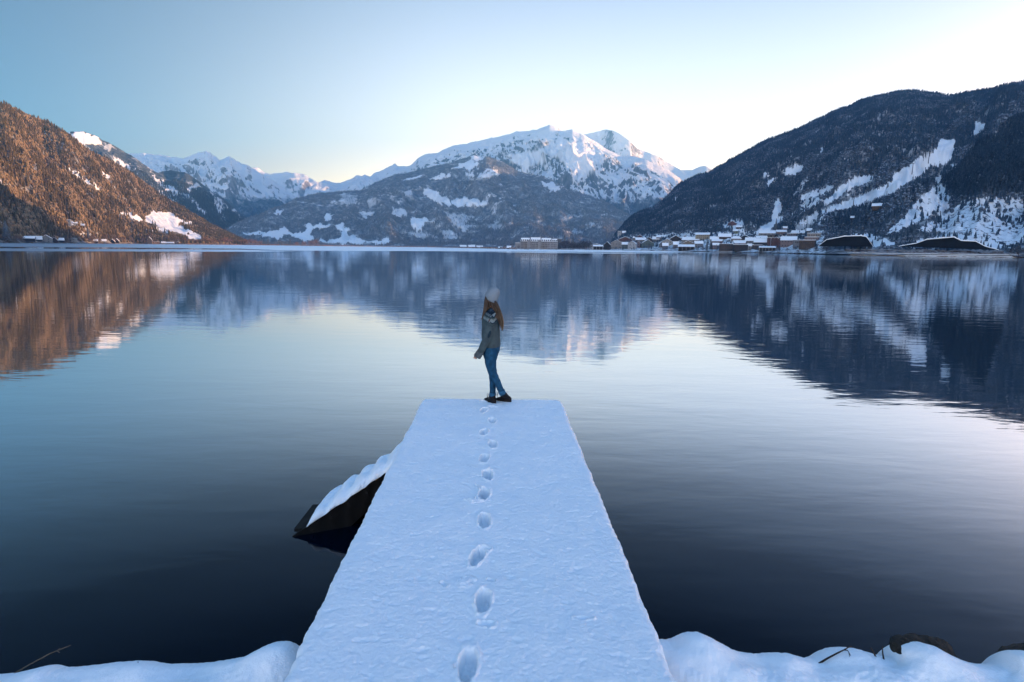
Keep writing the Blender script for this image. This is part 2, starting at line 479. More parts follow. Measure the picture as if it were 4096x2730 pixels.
F_SIL = [(2200, 600), (2335, 541), (2380, 531), (2411, 520), (2427, 519), (2450, 523), (2473, 533), (2496, 548), (2522, 567), (2549, 592), (2565, 602), (2603, 615), (2641, 630),
         (2668, 647), (2691, 663), (2721, 680), (2744, 697), (2767, 707), (2850, 740), (3000, 800)]
G_SIL = [(2600, 720), (2700, 690), (2729, 681), (2767, 682), (2798, 668), (2821, 665), (2844, 676), (2880, 695), (3000, 740)]
H_SIL = [(880, 940), (904, 916), (948, 892), (985, 877), (1037, 858), (1081, 836), (1125, 825), (1170, 803), (1199, 791), (1244, 781), (1281, 771), (1333, 768), (1392, 764), (1436, 763),
         (1466, 751), (1503, 732), (1540, 714), (1577, 699), (1620, 694), (1680, 680), (1734, 664), (1807, 652), (1849, 637), (1895, 623), (1933, 636), (1944, 628), (1983, 637), (2021, 652),
         (2059, 678), (2086, 690), (2136, 701), (2174, 707), (2231, 732), (2270, 756), (2308, 766), (2346, 781), (2403, 800), (2438, 816), (2476, 839), (2515, 858), (2560, 885), (2640, 930), (2700, 965)]
R_SIL = [(2440, 985), (2452, 950), (2476, 921), (2496, 896), (2526, 870), (2565, 850), (2610, 835), (2645, 808), (2676, 782), (2706, 751), (2718, 739), (2744, 724), (2783, 709), (2806, 698),
         (2832, 698), (2859, 678), (2897, 659), (2917, 643), (2955, 623), (2993, 602), (3028, 583), (3070, 560), (3096, 553), (3146, 535), (3184, 521), (3242, 494), (3297, 466), (3345, 444),
         (3394, 429), (3442, 404), (3491, 391), (3530, 383), (3578, 372), (3626, 367), (3685, 369), (3733, 377), (3781, 384), (3820, 382), (3878, 372), (3951, 361), (4000, 348), (4048, 339), (4096, 332),
         (4300, 290), (4700, 200), (5400, 40), (6600, -220), (9000, -700), (14000, -1500)]
S_SIL = [(3690, 900), (3740, 820), (3800, 745), (3850, 665), (3903, 596), (3975, 556), (4024, 512), (4096, 486), (4300, 440), (4800, 380), (6000, 200)]

def layer(name, sil, ridge_d, foot_d, npx, nrow, prof=1.0, amp=0.1, gully=0.0, wl=600., seed=0, px0=None, px1=None, foot_z=0.5,
          mat=None, clear=None, rough_ridge=0.0, bench=None, back=0.5, jit=5.0, soft=0.06):
    sil = np.array(sil, float)
    px0 = sil[0, 0] if px0 is None else px0; px1 = sil[-1, 0] if px1 is None else px1
    if isinstance(npx, np.ndarray): px = npx
    else: px = np.linspace(px0, px1, npx)
    py = np.interp(px, sil[:, 0], sil[:, 1]) + rough_ridge * fbm(px / 28., px * 0, 4, seed + 30)
    az, el = azel(px, py)
    R = interp(ridge_d, px) * (1 + 0.05 * fbm(px / 200., px * 0, 3, seed + 11))
    Fd = foot_d(px) if callable(foot_d) else interp(foot_d, px)
    R = np.maximum(R, Fd * 1.03)
    ZR = HC + R * np.tan(el)
    t = np.linspace(0, 1, nrow)[:, None]
    nb = max(6, nrow // 10)
    d = Fd + (R - Fd) * t
    g = t ** prof if bench is None else np.interp(t, [b[0] for b in bench], [b[1] for b in bench])
    # small teeth of the crest belong to the crest only, the face below is smoother
    nk = max(3, int(len(px) * soft)); kk = np.hanning(nk + 2)[1:-1]; kk /= kk.sum()
    ZS = np.convolve(np.pad(ZR, (nk // 2, nk - 1 - nk // 2), mode='edge'), kk, 'valid')
    ZT = np.minimum(ZS, ZR * 1.0 + 0 * ZS) * .5 + ZS * .5
    ZT = ZT + (ZR - ZT) * sstep(.80, 1.0, t)
    Z = foot_z + (ZT - foot_z) * g
    X, Y = d * np.sin(az), d * np.cos(az)
    w = sstep(0.0, 0.22, t) * (1 - sstep(0.70, 1.0, t) * 0.97)
    s = 1.0 / wl
    n = fbm(X * s, Y * s, 6, seed, 0.5)
    Z = Z + amp * (ZR - foot_z) * n * w
    if gully:
        # ribs and gullies running down the slope
        u = az * np.mean(R) * s * 1.6 + 0.45 * fbm(X * s * .7, Y * s * .7, 3, seed + 5)
        gn = ridged(u, t * 1.1 + 0.3 * n, 5, seed + 9, 0.55)
        Z = Z + gully * (ZR - foot_z) * (gn - 0.3) * w
    # never rise above the crest line seen from the lake, never dip below the foot
    lim = HC + d * np.tan(el) * (1 - 0.02 * (1 - t))
    Z = np.where(t < 1, np.minimum(Z, np.maximum(lim, foot_z)), Z)
    Z = np.maximum(Z, foot_z - 0.3 * (t < .05))
    tb = np.linspace(0, 1, nb + 1)[1:, None]
    db = R * (1 + back * tb)
    Zb = ZR * (1 - tb) ** 1.2 + 0 * az - 0.02 * ZR * np.sin(tb * 3.1) - 6 * tb
    X = np.vstack([X, db * np.sin(az)]); Y = np.vstack([Y, db * np.cos(az)]); Z = np.vstack([Z, Zb])
    P = np.stack([X, Y, Z], -1)
    T = np.vstack([t + 0 * az, 1 + tb + 0 * az])
    attrs = {}
    cm = np.zeros(X.shape)
    QX, QY = proj(P)
    if clear:
        jx = jit * fbm(QX / 22., QY / 22., 4, seed + 2); jy = jit * 0.8 * fbm(QX / 22., QY / 22., 4, seed + 8)
        for poly, val in clear:
            cm = np.maximum(cm, val * inpoly(QX + jx, QY + jy, poly))
    cm[nrow:] = 0
    attrs['clear'] = cm.ravel()
    attrs['up'] = T.ravel()
    o = np_mesh(name, P.reshape(-1, 3), grid_faces(P.shape[0], P.shape[1])[:, ::-1], mat, smooth=True, attrs=attrs)
    tag(o, kind='structure')
    return dict(o=o, P=P, clear=cm, T=T, QX=QX, QY=QY, px=px, nrow=nrow, az=az)

def cell_pick(L, n, rng, tmax=1.03, tmin=0.0, dens=None, pxlim=(-700, 4500)):
    """random points on a layer, area weighted, outside clearings"""
    P = L['P']
    a = np.linalg.norm(np.cross(P[1:, :-1] - P[:-1, :-1], P[:-1, 1:] - P[:-1, :-1]), axis=-1)
    T = L['T'][:-1, :-1]; q = L['QX'][:-1, :-1]
    w = a * (T < tmax) * (T >= tmin) * (q > pxlim[0]) * (q < pxlim[1])
    w = w * (rng.rand(*w.shape) > L['clear'][:-1, :-1])
    if dens is not None: w = w * dens(P[:-1, :-1], L)
    w = w.ravel(); w /= w.sum()
    k = rng.choice(len(w), n, p=w)
    r, c = np.divmod(k, P.shape[1] - 1)
    u, v = rng.rand(n, 1), rng.rand(n, 1)
    Q = P[r, c] * (1 - u) * (1 - v) + P[r, c + 1] * u * (1 - v) + P[r + 1, c] * (1 - u) * v + P[r + 1, c + 1] * u * v
    return Q, r, c

def on_layer(L, px, py):
    """ground point of a layer seen at a pixel"""
    c = int(np.argmin(np.abs(L['px'] - px)))
    # the column whose projected points pass px at that height
    best = None
    col = slice(max(0, c - 40), min(len(L['px']), c + 41))
    n = L['nrow']
    d2 = (L['QX'][:n, col] - px) ** 2 + (L['QY'][:n, col] - py) ** 2
    k = np.unravel_index(np.argmin(d2), d2.shape)
    return L['P'][k[0], k[1] + col.start].copy()

# ---- mountain materials
def m_alpine(name, forest_lo, forest_hi, snowline, width, seed=0.0, rock=(0.13, 0.13, 0.15), cover=0.5, frost=0.3, sc=1.0):
    """snow over rock above the tree line, frosted forest below it"""
    t = NT(name); c = t.coord('Object')
    geo = t.node('ShaderNodeNewGeometry')
    sx = t.node('ShaderNodeSeparateXYZ'); t.link(geo.outputs['Position'], sx.inputs[0])
    nz = t.node('ShaderNodeSeparateXYZ'); t.link(geo.outputs['Normal'], nz.inputs[0])
    n1 = t.noise(c, 0.0016 * sc, 8, 0.62); n2 = t.noise(c, 0.009 * sc, 8, 0.7)
    n3 = t.noise(t.coord('Object', (1, 1, 0.25)), 0.02 * sc, 6, 0.75)
    # rock shows on steep ground
    steep = t.math('ADD', nz.outputs[2], t.math('ADD', t.math('MULTIPLY', t.math('SUBTRACT', n2, 0.5), 0.55), t.math('MULTIPLY', t.math('SUBTRACT', n3, 0.5), 0.8)))
    sn = t.ramp(steep, cover - .05, cover + .09)
    rockc = t.mix(t.ramp(n3, .35, .65), tuple(x * .6 for x in rock), tuple(x * 1.6 for x in rock))
    alp = t.mix(sn, rockc, SNOW)
    fr = t.ramp(n3, .42, .72)
    fo = t.mix(t.math('MULTIPLY', fr, 1.0), forest_lo, forest_hi)
    gaps = t.math('MULTIPLY', t.ramp(n2, .50, .66), t.ramp(n1, .38, .58))
    fo = t.mix(t.math('MULTIPLY', gaps, frost), fo, SNOW)
    h = t.math('ADD', sx.outputs[2], t.math('MULTIPLY', t.math('SUBTRACT', n1, 0.5), width * 3.0))
    h = t.math('ADD', h, t.math('MULTIPLY', t.math('SUBTRACT', n2, 0.5), width * 1.6))
    k = t.ramp(h, snowline - width * .35, snowline + width * .35)
    base = t.mix(k, fo, alp)
    base = t.mix(t.attr('clear'), base, SNOW)
    t.set(Base_Color=base, Roughness=0.85)
    t.p.inputs['Specular IOR Level'].default_value = 0.05
    hb = t.math('ADD', t.math('MULTIPLY', n2, 1.0), t.math('MULTIPLY', n3, 0.5))
    t.bump(t.math('MULTIPLY', hb, t.math('SUBTRACT', 1.0, t.math('MULTIPLY', t.attr('clear'), 0.9))), 34.0 / sc, 0.8)
    return t.m
def m_floor(name, lo, hi, snowy=0.35):
    """forest floor on the near hills: brown ground under snow, bare where the clearings are"""
    t = NT(name); c = t.coord('Object')
    n2 = t.noise(c, 0.03, 7, 0.7); n3 = t.noise(c, 0.15, 5, 0.7)
    base = t.mix(t.ramp(n3, .35, .65), lo, hi)
    base = t.mix(t.math('MULTIPLY', t.ramp(n2, .45, .65), snowy), base, SNOW)
    cl = t.attr('clear')
    sp = t.math('ADD', cl, t.math('MULTIPLY', t.math('SUBTRACT', n3, 0.5), 2.2))
    base = t.mix(t.math('MULTIPLY', t.ramp(cl, .02, .2), t.ramp(sp, .42, .62)), base, SNOW)
    t.set(Base_Color=base, Roughness=0.85)
    t.p.inputs['Specular IOR Level'].default_value = 0.05
    t.bump(t.math('ADD', n3, n2), 2.5)
    return t.m
def X2(o, s, pts): return [(o[0] + s * a, o[1] + s * b) for a, b in pts]
c1 = lambda p: X2((0, 380), .43363, p)
c2 = lambda p: X2((800, 480), .36986, p)
c3 = lambda p: X2((1600, 460), .38264, p)
c4 = lambda p: X2((2400, 460), .38265, p)
c5 = lambda p: X2((3200, 300), .48459, p)

CL_A = [(c1([(1110, 1075), (1200, 1095), (1290, 1120), (1330, 1160), (1270, 1165), (1170, 1115), (1115, 1100)]), 1),
        (c1([(1330, 1125), (1380, 1110), (1400, 1060), (1440, 1090), (1500, 1075), (1570, 1085), (1640, 1145), (1665, 1170), (1640, 1195), (1750, 1250), (1860, 1310), (1860, 1330),
             (1800, 1335), (1740, 1330), (1710, 1290), (1650, 1280), (1560, 1250), (1480, 1215), (1400, 1190), (1335, 1165)]), 1),
        (c1([(1440, 1210), (1500, 1225), (1575, 1270), (1560, 1285), (1480, 1265), (1440, 1240)]), 1),
        (c1([(1400, 1240), (1450, 1262), (1440, 1285), (1405, 1262)]), 1),
        (c1([(1620, 1125), (1700, 1160), (1790, 1190), (1785, 1207), (1700, 1185), (1630, 1150)]), 1),
        (c1([(930, 715), (980, 725), (1040, 755), (1035, 790), (980, 765), (935, 740)]), .8),
        (c1([(0, 790), (60, 795), (110, 810), (160, 850), (150, 868), (90, 830), (0, 812)]), .9),
        (c1([(590, 655), (640, 680), (700, 710), (760, 755), (860, 810), (930, 860), (920, 880), (850, 835), (740, 770), (640, 705), (600, 685)]), .9),
        (c1([(620, 1150), (650, 1150), (715, 1180), (715, 1200), (650, 1210), (625, 1190)]), 1),
        (c1([(700, 1265), (780, 1255), (860, 1270), (850, 1320), (760, 1330), (710, 1310)]), .5),
        (c1([(0, 520), (60, 560), (150, 590), (210, 620), (130, 610), (0, 560)]), .4),
        (c1([(250, 215), (330, 270), (480, 400), (620, 480), (640, 500), (460, 440), (320, 320), (240, 250)]), .35)]
CL_H = [(c2([(780, 1010), (860, 975), (905, 965), (890, 990), (840, 1020), (790, 1025)]), 1),
        (c2([(1335, 1030), (1440, 1020), (1420, 1060), (1370, 1075), (1340, 1065)]), 1),
        (c2([(440, 1220), (560, 1215), (700, 1215), (810, 1200), (900, 1160), (960, 1195), (1030, 1225), (1120, 1210), (1150, 1130), (1240, 1125), (1420, 1140), (1440, 1150), (1380, 1165),
             (1290, 1170), (1210, 1190), (1200, 1230), (1230, 1290), (1150, 1315), (1060, 1285), (1000, 1250), (930, 1240), (860, 1280), (780, 1270), (640, 1240), (500, 1250)]), 1),
        (c2([(1430, 1140), (1500, 1120), (1560, 1130), (1600, 1190), (1620, 1250), (1700, 1270), (1790, 1310), (1850, 1320), (1960, 1290), (2040, 1240), (2050, 1340), (1900, 1345),
             (1500, 1340), (1250, 1330), (1300, 1300), (1450, 1300), (1520, 1250), (1510, 1190)]), 1),
        (c2([(1720, 990), (1800, 990), (1900, 1000), (1880, 1040), (1790, 1055), (1730, 1025)]), .75),
        (c2([(1500, 800), (1600, 790), (1700, 830), (1690, 900), (1600, 925), (1520, 900)]), .45),
        (c2([(1800, 860), (1900, 840), (1890, 930), (1830, 960)]), .45),
        (c2([(2080, 960), (2217, 950), (2217, 1040), (2150, 1060), (2080, 1010)]), .7),
        (c3([(20, 690), (100, 650), (210, 625), (290, 640), (200, 660), (70, 690)]), 1),
        (c3([(290, 670), (420, 620), (560, 605), (540, 625), (450, 655), (420, 675), (330, 680)]), 1),
        (c3([(540, 560), (650, 500), (740, 470), (800, 490), (810, 560), (760, 580), (660, 560)]), 1),
        (c3([(720, 470), (760, 425), (830, 420), (880, 470), (880, 495), (800, 480)]), 1),
        (c3([(680, 595), (770, 600), (775, 640), (740, 650), (685, 640)]), 1),
        (c3([(870, 585), (960, 550), (1055, 585), (1000, 600), (880, 598)]), 1),
        (c3([(800, 610), (1030, 600), (1000, 640), (920, 650), (850, 670), (805, 650)]), .9),
        (c3([(690, 655), (790, 665), (760, 695), (700, 675)]), .7),
        (c3([(225, 755), (290, 770), (400, 790), (470, 850), (540, 900), (560, 960), (480, 950), (400, 905), (330, 890), (240, 820)]), .95),
        (c3([(555, 880), (680, 850), (780, 885), (880, 895), (945, 940), (890, 935), (830, 960), (720, 950), (640, 960), (580, 975), (555, 920)]), 1),
        (c3([(40, 800), (120, 780), (130, 830), (70, 850)]), .6),
        (c3([(0, 960), (70, 1000), (60, 1050), (0, 1080)]), .8),
        (c3([(100, 1080), (200, 1075), (360, 1090), (350, 1110), (270, 1120), (260, 1160), (200, 1200), (140, 1190), (110, 1130)]), 1),
        (c3([(480, 1040), (620, 1030), (770, 1060), (700, 1110), (660, 1170), (600, 1180), (520, 1100)]), .6),
        (c3([(600, 1170), (680, 1150), (800, 1155), (740, 1180), (680, 1230), (640, 1200)]), .7),
        (c3([(70, 1220), (180, 1215), (300, 1240), (300, 1290), (180, 1290), (120, 1250)]), .6),
        (c3([(420, 1210), (520, 1200), (620, 1260), (650, 1290), (560, 1290), (460, 1300)]), .6),
        (c3([(860, 1150), (1000, 1140), (1110, 1150), (1100, 1180), (1000, 1200), (900, 1180)]), .45),
        (c3([(1460, 685), (1560, 700), (1690, 750), (1680, 800), (1560, 790), (1500, 740)]), .9),
        (c3([(1660, 1090), (1760, 1040), (1950, 1040), (1900, 1070), (1800, 1080), (1700, 1130)]), .35),
        (c3([(1920, 1150), (2000, 1125), (2120, 1190), (2080, 1190), (1980, 1160)]), .55),
        (c3([(1760, 1210), (1850, 1190), (1940, 1225), (1900, 1240), (1780, 1250)]), .45),
        (c3([(980, 1100), (1010, 1080), (1030, 1140), (990, 1150)]), .4)]
CL_B = [(c1([(1050, 555), (1110, 600), (1200, 660), (1280, 720), (1330, 740), (1300, 745), (1190, 700), (1040, 600)]), 1),
        (c1([(1400, 720), (1470, 780), (1560, 830), (1640, 880), (1700, 900), (1760, 960), (1850, 1040), (1891, 1090), (1870, 1110), (1780, 1010), (1700, 940), (1600, 930), (1520, 900), (1430, 830)]), .85),
        (c1([(1700, 870), (1740, 830), (1820, 815), (1860, 840), (1800, 880), (1740, 910)]), .9),
        (c1([(1330, 650), (1360, 640), (1420, 690), (1400, 700)]), .6),
        (c1([(1350, 780), (1420, 830), (1500, 900), (1600, 960), (1660, 1030), (1600, 1000), (1480, 920), (1380, 850)]), .8),
        (c1([(700, 340), (780, 342), (860, 370), (940, 420), (930, 470), (840, 455), (760, 460), (700, 420), (620, 360)]), .95),
        (c1([(940, 430), (1000, 450), (1060, 500), (1000, 520), (950, 480)]), .5),
        (c2([(85, 760), (130, 790), (200, 840), (290, 920), (370, 980), (460, 1070), (440, 1080), (340, 1010), (260, 980), (200, 1000), (155, 950), (160, 870)]), .8),
        (c2([(0, 940), (50, 980), (70, 1040), (30, 1030), (0, 1000)]), .8)]
CL_R = [(c5([(1445, 380), (1590, 430), (1540, 435), (1490, 460), (1450, 500), (1395, 500), (1450, 450)]), 1),
        (c5([(1140, 530), (1280, 540), (1270, 620), (1250, 690), (1200, 740), (1150, 750), (1080, 740), (1040, 800), (960, 850), (860, 910), (740, 985), (640, 1020), (520, 1060), (400, 1095),
             (280, 1125), (180, 1150), (100, 1180), (20, 1210), (0, 1200), (60, 1170), (180, 1120), (300, 1070), (420, 1030), (540, 980), (640, 940), (760, 880), (765, 820), (820, 795), (900, 745), (980, 680), (1060, 650), (1130, 605)]), 1),
        (c5([(470, 830), (660, 840), (590, 870), (540, 900), (440, 930), (330, 1000), (240, 1060), (190, 1085), (200, 1040), (260, 990), (340, 910), (420, 870)]), 1),
        (c5([(0, 1000), (100, 950), (260, 900), (300, 920), (260, 960), (150, 1050), (60, 1110), (0, 1150), (0, 1060)]), .72),
        (c5([(300, 720), (400, 690), (450, 680), (430, 710), (320, 740)]), .6), (c5([(500, 675), (700, 665), (690, 680), (510, 690)]), .4),
        (c5([(140, 640), (190, 600), (200, 610), (170, 645)]), .8), (c5([(0, 740), (20, 735), (20, 790), (0, 800)]), 1),
        (c5([(1080, 930), (1180, 905), (1210, 960), (1240, 1040), (1240, 1100), (1140, 1150), (1040, 1190), (900, 1250), (760, 1310), (700, 1330), (760, 1250), (850, 1180), (920, 1080), (1000, 1010)]), .76),
        (c5([(900, 1010), (980, 990), (960, 1030), (900, 1040)]), 1),
        (c5([(1090, 880), (1120, 830), (1180, 830), (1160, 880), (1120, 910)]), .8),
        (c5([(1340, 1040), (1440, 990), (1560, 1010), (1849, 990), (1849, 1400), (1700, 1400), (1500, 1330), (1300, 1300), (1100, 1300), (980, 1290), (900, 1330), (1000, 1250), (1140, 1180), (1240, 1120)]), .66),
        (c5([(400, 1310), (540, 1310), (640, 1330), (780, 1380), (780, 1410), (600, 1420), (560, 1350), (420, 1330)]), .9),
        (c5([(820, 1410), (1000, 1360), (1240, 1310), (1480, 1330), (1600, 1370), (1700, 1410), (1780, 1440), (1560, 1440), (1300, 1350), (1000, 1400)]), .8),
        (c5([(1230, 740), (1310, 735), (1300, 770), (1240, 760)]), .8),
        (c4([(1920, 600), (1960, 550), (2020, 550), (2120, 510), (2110, 580), (2050, 620), (1980, 640), (1930, 620)]), 1),
        (c4([(1700, 620), (1740, 595), (1790, 595), (1770, 640), (1710, 660)]), .9),
        (c4([(1740, 710), (1800, 670), (1845, 650), (1840, 690), (1780, 730), (1760, 755)]), .95),
        (c4([(2260, 405), (2340, 345), (2345, 370), (2280, 410)]), .9),
        (c4([(1830, 900), (1860, 860), (1900, 930), (1900, 1000), (1860, 1060), (1810, 1130), (1790, 1080), (1810, 980)]), .85),
        (c4([(1600, 1240), (1680, 1180), (1780, 1110), (1880, 1060), (1930, 1080), (1890, 1120), (1830, 1140), (1790, 1210), (1720, 1225), (1640, 1250)]), 1),
        (c4([(2000, 1050), (2060, 1020), (2140, 985), (2130, 1010), (2090, 1040), (2010, 1065)]), .95),
        (c4([(1960, 870), (2040, 770), (2160, 640), (2200, 640), (2180, 700), (2100, 790), (2030, 880)]), .45),
        (c4([(2080, 860), (2200, 800), (2352, 760), (2352, 900), (2240, 960), (2150, 960)]), .62),
        (c4([(1280, 1150), (1340, 1100), (1420, 1090), (1510, 1100), (1500, 1150), (1530, 1230), (1440, 1230), (1380, 1190), (1300, 1180)]), .8),
        (c4([(1550, 1150), (1620, 1140), (1640, 1170), (1570, 1200)]), .5), (c4([(2000, 1140), (2352, 1040), (2352, 1140), (2100, 1160)]), .6),
        (c4([(1500, 460), (1540, 440), (1560, 460), (1510, 470)]), .5), (c4([(1410, 690), (1440, 660), (1460, 680), (1430, 700)]), .5),
        (c4([(1560, 740), (1600, 720), (1600, 750), (1570, 760)]), .5), (c4([(930, 900), (970, 895), (960, 915)]), .6), (c4([(780, 860), (810, 850), (800, 900), (780, 900)]), .6),
        (c4([(0, 1270), (300, 1260), (900, 1230), (2352, 1200), (2352, 1500), (0, 1500)]), .55)]
CL_E = [(c3([(1500, 640), (1300, 620), (1200, 520), (1050, 400), (1240, 400), (1480, 330), (1700, 230), (1900, 300), (2143, 400), (2143, 460), (2050, 560), (1880, 680), (1820, 770), (1810, 780), (1830, 650),
             (1750, 560), (1640, 470), (1520, 420), (1470, 420), (1560, 520), (1520, 560), (1380, 520), (1400, 630)]), .9)]

M['alp_e'] = m_alpine('alpine_rock_and_snow', (0.07, 0.085, 0.10), (0.30, 0.32, 0.35), 560, 120, cover=0.60, frost=0.8)
M['alp_f'] = m_alpine('alpine_snowy', (0.07, 0.085, 0.10), (0.30, 0.32, 0.35), 500, 120, cover=0.42, frost=0.8, rock=(.2, .2, .22))
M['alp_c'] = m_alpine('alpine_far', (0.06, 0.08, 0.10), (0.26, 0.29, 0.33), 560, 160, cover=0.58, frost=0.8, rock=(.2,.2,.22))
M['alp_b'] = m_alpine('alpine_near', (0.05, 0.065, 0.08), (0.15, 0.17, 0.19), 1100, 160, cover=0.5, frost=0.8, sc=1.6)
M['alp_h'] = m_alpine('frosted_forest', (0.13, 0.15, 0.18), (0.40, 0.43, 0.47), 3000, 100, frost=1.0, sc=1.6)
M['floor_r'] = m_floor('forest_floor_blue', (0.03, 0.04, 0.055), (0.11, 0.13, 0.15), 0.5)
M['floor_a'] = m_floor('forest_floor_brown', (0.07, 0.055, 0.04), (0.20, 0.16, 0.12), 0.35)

L_G = layer('far_mountain', G_SIL, [(0, 12500), (4000, 12500)], [(0, 10500), (4000, 10500)], 120, 50, 1.1, .08, .1, 900, 61, mat=M['alp_c'])
L_D = layer('far_mountain', D_SIL, [(0, 11500), (4000, 11500)], [(0, 8600), (4000, 8600)], 300, 110, 1.1, .09, .12, 900, 51, mat=M['alp_c'], rough_ridge=2.5)
L_F = layer('snow_mountain', F_SIL, [(0, 11500), (4000, 11500)], [(0, 9000), (4000, 9000)], 300, 130, 1.2, .07, .13, 800, 41, mat=M['alp_f'], rough_ridge=1.5)
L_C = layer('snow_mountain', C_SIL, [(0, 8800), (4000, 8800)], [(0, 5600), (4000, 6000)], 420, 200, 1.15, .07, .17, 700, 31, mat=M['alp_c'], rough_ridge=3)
L_E = layer('snow_mountain', E_SIL, [(0, 9300), (1500, 9300), (2200, 9800), (2900, 8800)], [(0, 5200), (4000, 5200)], 760, 300, 1.05, .07, .15, 850, 21, mat=M['alp_e'], clear=CL_E, rough_ridge=2, jit=22)
L_B = layer('wooded_mountain', B_SIL, [(0, 4600), (600, 5000), (1200, 5200)], [(0, 3000), (500, 3200), (1000, 4200)], 460, 230, 1.05, .07, .10, 420, 15, mat=M['alp_b'], clear=CL_B, rough_ridge=2, jit=14)
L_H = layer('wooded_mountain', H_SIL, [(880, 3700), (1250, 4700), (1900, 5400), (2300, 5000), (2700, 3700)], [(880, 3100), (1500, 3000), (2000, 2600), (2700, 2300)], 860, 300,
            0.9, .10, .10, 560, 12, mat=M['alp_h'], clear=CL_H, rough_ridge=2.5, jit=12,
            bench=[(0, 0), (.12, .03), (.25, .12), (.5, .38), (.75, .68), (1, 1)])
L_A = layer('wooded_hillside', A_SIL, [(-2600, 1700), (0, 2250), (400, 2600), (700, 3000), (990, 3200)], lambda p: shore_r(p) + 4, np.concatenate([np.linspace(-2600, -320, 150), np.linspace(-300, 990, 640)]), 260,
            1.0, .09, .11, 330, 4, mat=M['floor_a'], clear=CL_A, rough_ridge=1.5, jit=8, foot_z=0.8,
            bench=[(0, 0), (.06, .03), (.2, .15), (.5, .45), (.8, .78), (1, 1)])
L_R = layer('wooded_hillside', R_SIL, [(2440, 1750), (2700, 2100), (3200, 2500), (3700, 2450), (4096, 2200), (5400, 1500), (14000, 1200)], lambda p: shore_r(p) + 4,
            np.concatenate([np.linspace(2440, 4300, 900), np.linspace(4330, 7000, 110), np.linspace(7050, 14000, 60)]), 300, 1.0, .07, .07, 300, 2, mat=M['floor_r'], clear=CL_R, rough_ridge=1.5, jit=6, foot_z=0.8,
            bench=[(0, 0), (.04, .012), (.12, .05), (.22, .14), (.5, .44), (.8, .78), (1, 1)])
SHADE_SIL = [(2860, 760), (2960, 680), (3100, 615), (3300, 540), (3480, 520), (3560, 700)]  # hidden ridge added behind the right hill to keep sun off the middle slopes
L_SHADE = layer('wooded_mountain', SHADE_SIL, [(0, 6800), (6000, 6800)], [(0, 4600), (6000, 4600)], 160, 60, 1.0, .05, .06, 600, 91, mat=M['alp_h'], foot_z=3, back=.4)
# snowy shore plain between the lake and the mountains, one sheet round the lake
px = np.concatenate([np.linspace(-9000, -500, 60), np.linspace(-480, 4600, 900), np.linspace(4700, 16000, 60)])
az, _ = azel(px, interp(SHORE, px))
r0 = shore_r(px); K = 26
rows = np.concatenate([[0, .3, 1.0, 3.0], np.geomspace(8, 9500, K)])[:, None]
D = r0[None] + rows
Z = 0.0 + np.interp(rows, [0, .3, 1, 3, 9500], [-.6, .15, .45, .7, 3.0]) + 0 * az
P = np.stack([D * np.sin(az), D * np.cos(az), Z], -1)
t = NT('shore_snow'); cc = t.coord(); nn = t.noise(cc, .06, 6, .7); n4 = t.noise(cc, .5, 4)
t.set(Base_Color=t.mix(t.ramp(t.math('ADD', nn, t.math('MULTIPLY', n4, .3)), .55, .72), SNOW, (0.22, 0.14, 0.09)), Roughness=.8)
M['shore'] = t.m
o = np_mesh('shore_ground', P.reshape(-1, 3), grid_faces(len(rows), len(px))[:, ::-1], M['shore']); tag(o, kind='structure')
# ------------------------------------------------------------------ pier
DECK = 0.75
pA = at_z(np.array([1133, 2700]), np.array([2730, 2730]), DECK)      # near corners seen
pB = at_z(np.array([1693, 2241]), np.array([1597, 1597]), DECK)      # far corners
cN, cF = pA.mean(0)[:2], pB.mean(0)[:2]
axis = (cF - cN) / np.linalg.norm(cF - cN)
side = np.array([axis[1], -axis[0]])
HW = 0.5 * (np.linalg.norm(pA[1] - pA[0]) + np.linalg.norm(pB[1] - pB[0])) / 2 + 0.0
ORG = cF                                                              # origin at the far end, s runs towards the shore (negative)
LEN = 7.2
print('pier half width', HW, 'end', cF)
def pier_xy(s, w): return ORG + axis * s + side * w

# footprints: pixel centre of every hole
PRINTS = [(1112, 947, 9), (1131, 971, -6), (1112, 998, 8), (1132, 1025, -4), (1113, 1058, 6), (1120, 1097, -6), (1112, 1141, 4), (1113, 1203, -3), (1097, 1283, 14), (1110, 1387, 2), (1075, 1535, 3)]
ws = np.concatenate([np.linspace(-1, -.88, 22)[:-1], np.linspace(-.88, .88, 300), np.linspace(.88, 1, 22)[1:]]) * (HW + 0.02)
ss = np.concatenate([np.linspace(-LEN, -6.2, 30)[:-1], np.linspace(-6.2, -.2, 820), np.linspace(-.2, 0.03, 40)[1:]])
S, W = np.meshgrid(ss, ws, indexing='ij')
edge = 0.012 * fbm(S * 2.2, W * 0 + 1, 4, 3) + 0.009 * fbm(S * 14, W * 0 + 5, 2, 8)
e1 = (HW + 0.02) - np.abs(W); e2 = 0.03 - S
k = 26.0
e = -np.log(np.exp(-k * e1) + np.exp(-k * e2)) / k                    # rounded corners
e = np.clip(e, 0, None)
r = 0.06
drop = np.where(e < r, r - np.sqrt(np.clip(r * r - (r - e) ** 2, 0, None)), 0)
pit = np.clip(fbm(S * 11, W * 8, 3, 21) - 0.28, 0, 1)
Z = DECK - drop + 0.008 * fbm(S * 1.3, W * 1.3, 3, 2) + 0.0016 * fbm(S * 16, W * 12, 2, 12, .6) + 0.0016 * fbm(S * 45, W * 38, 3, 17, .6) - 0.010 * pit - 0.006 * np.clip(fbm(S * 30, W * 22, 2, 31) - .35, 0, 1)
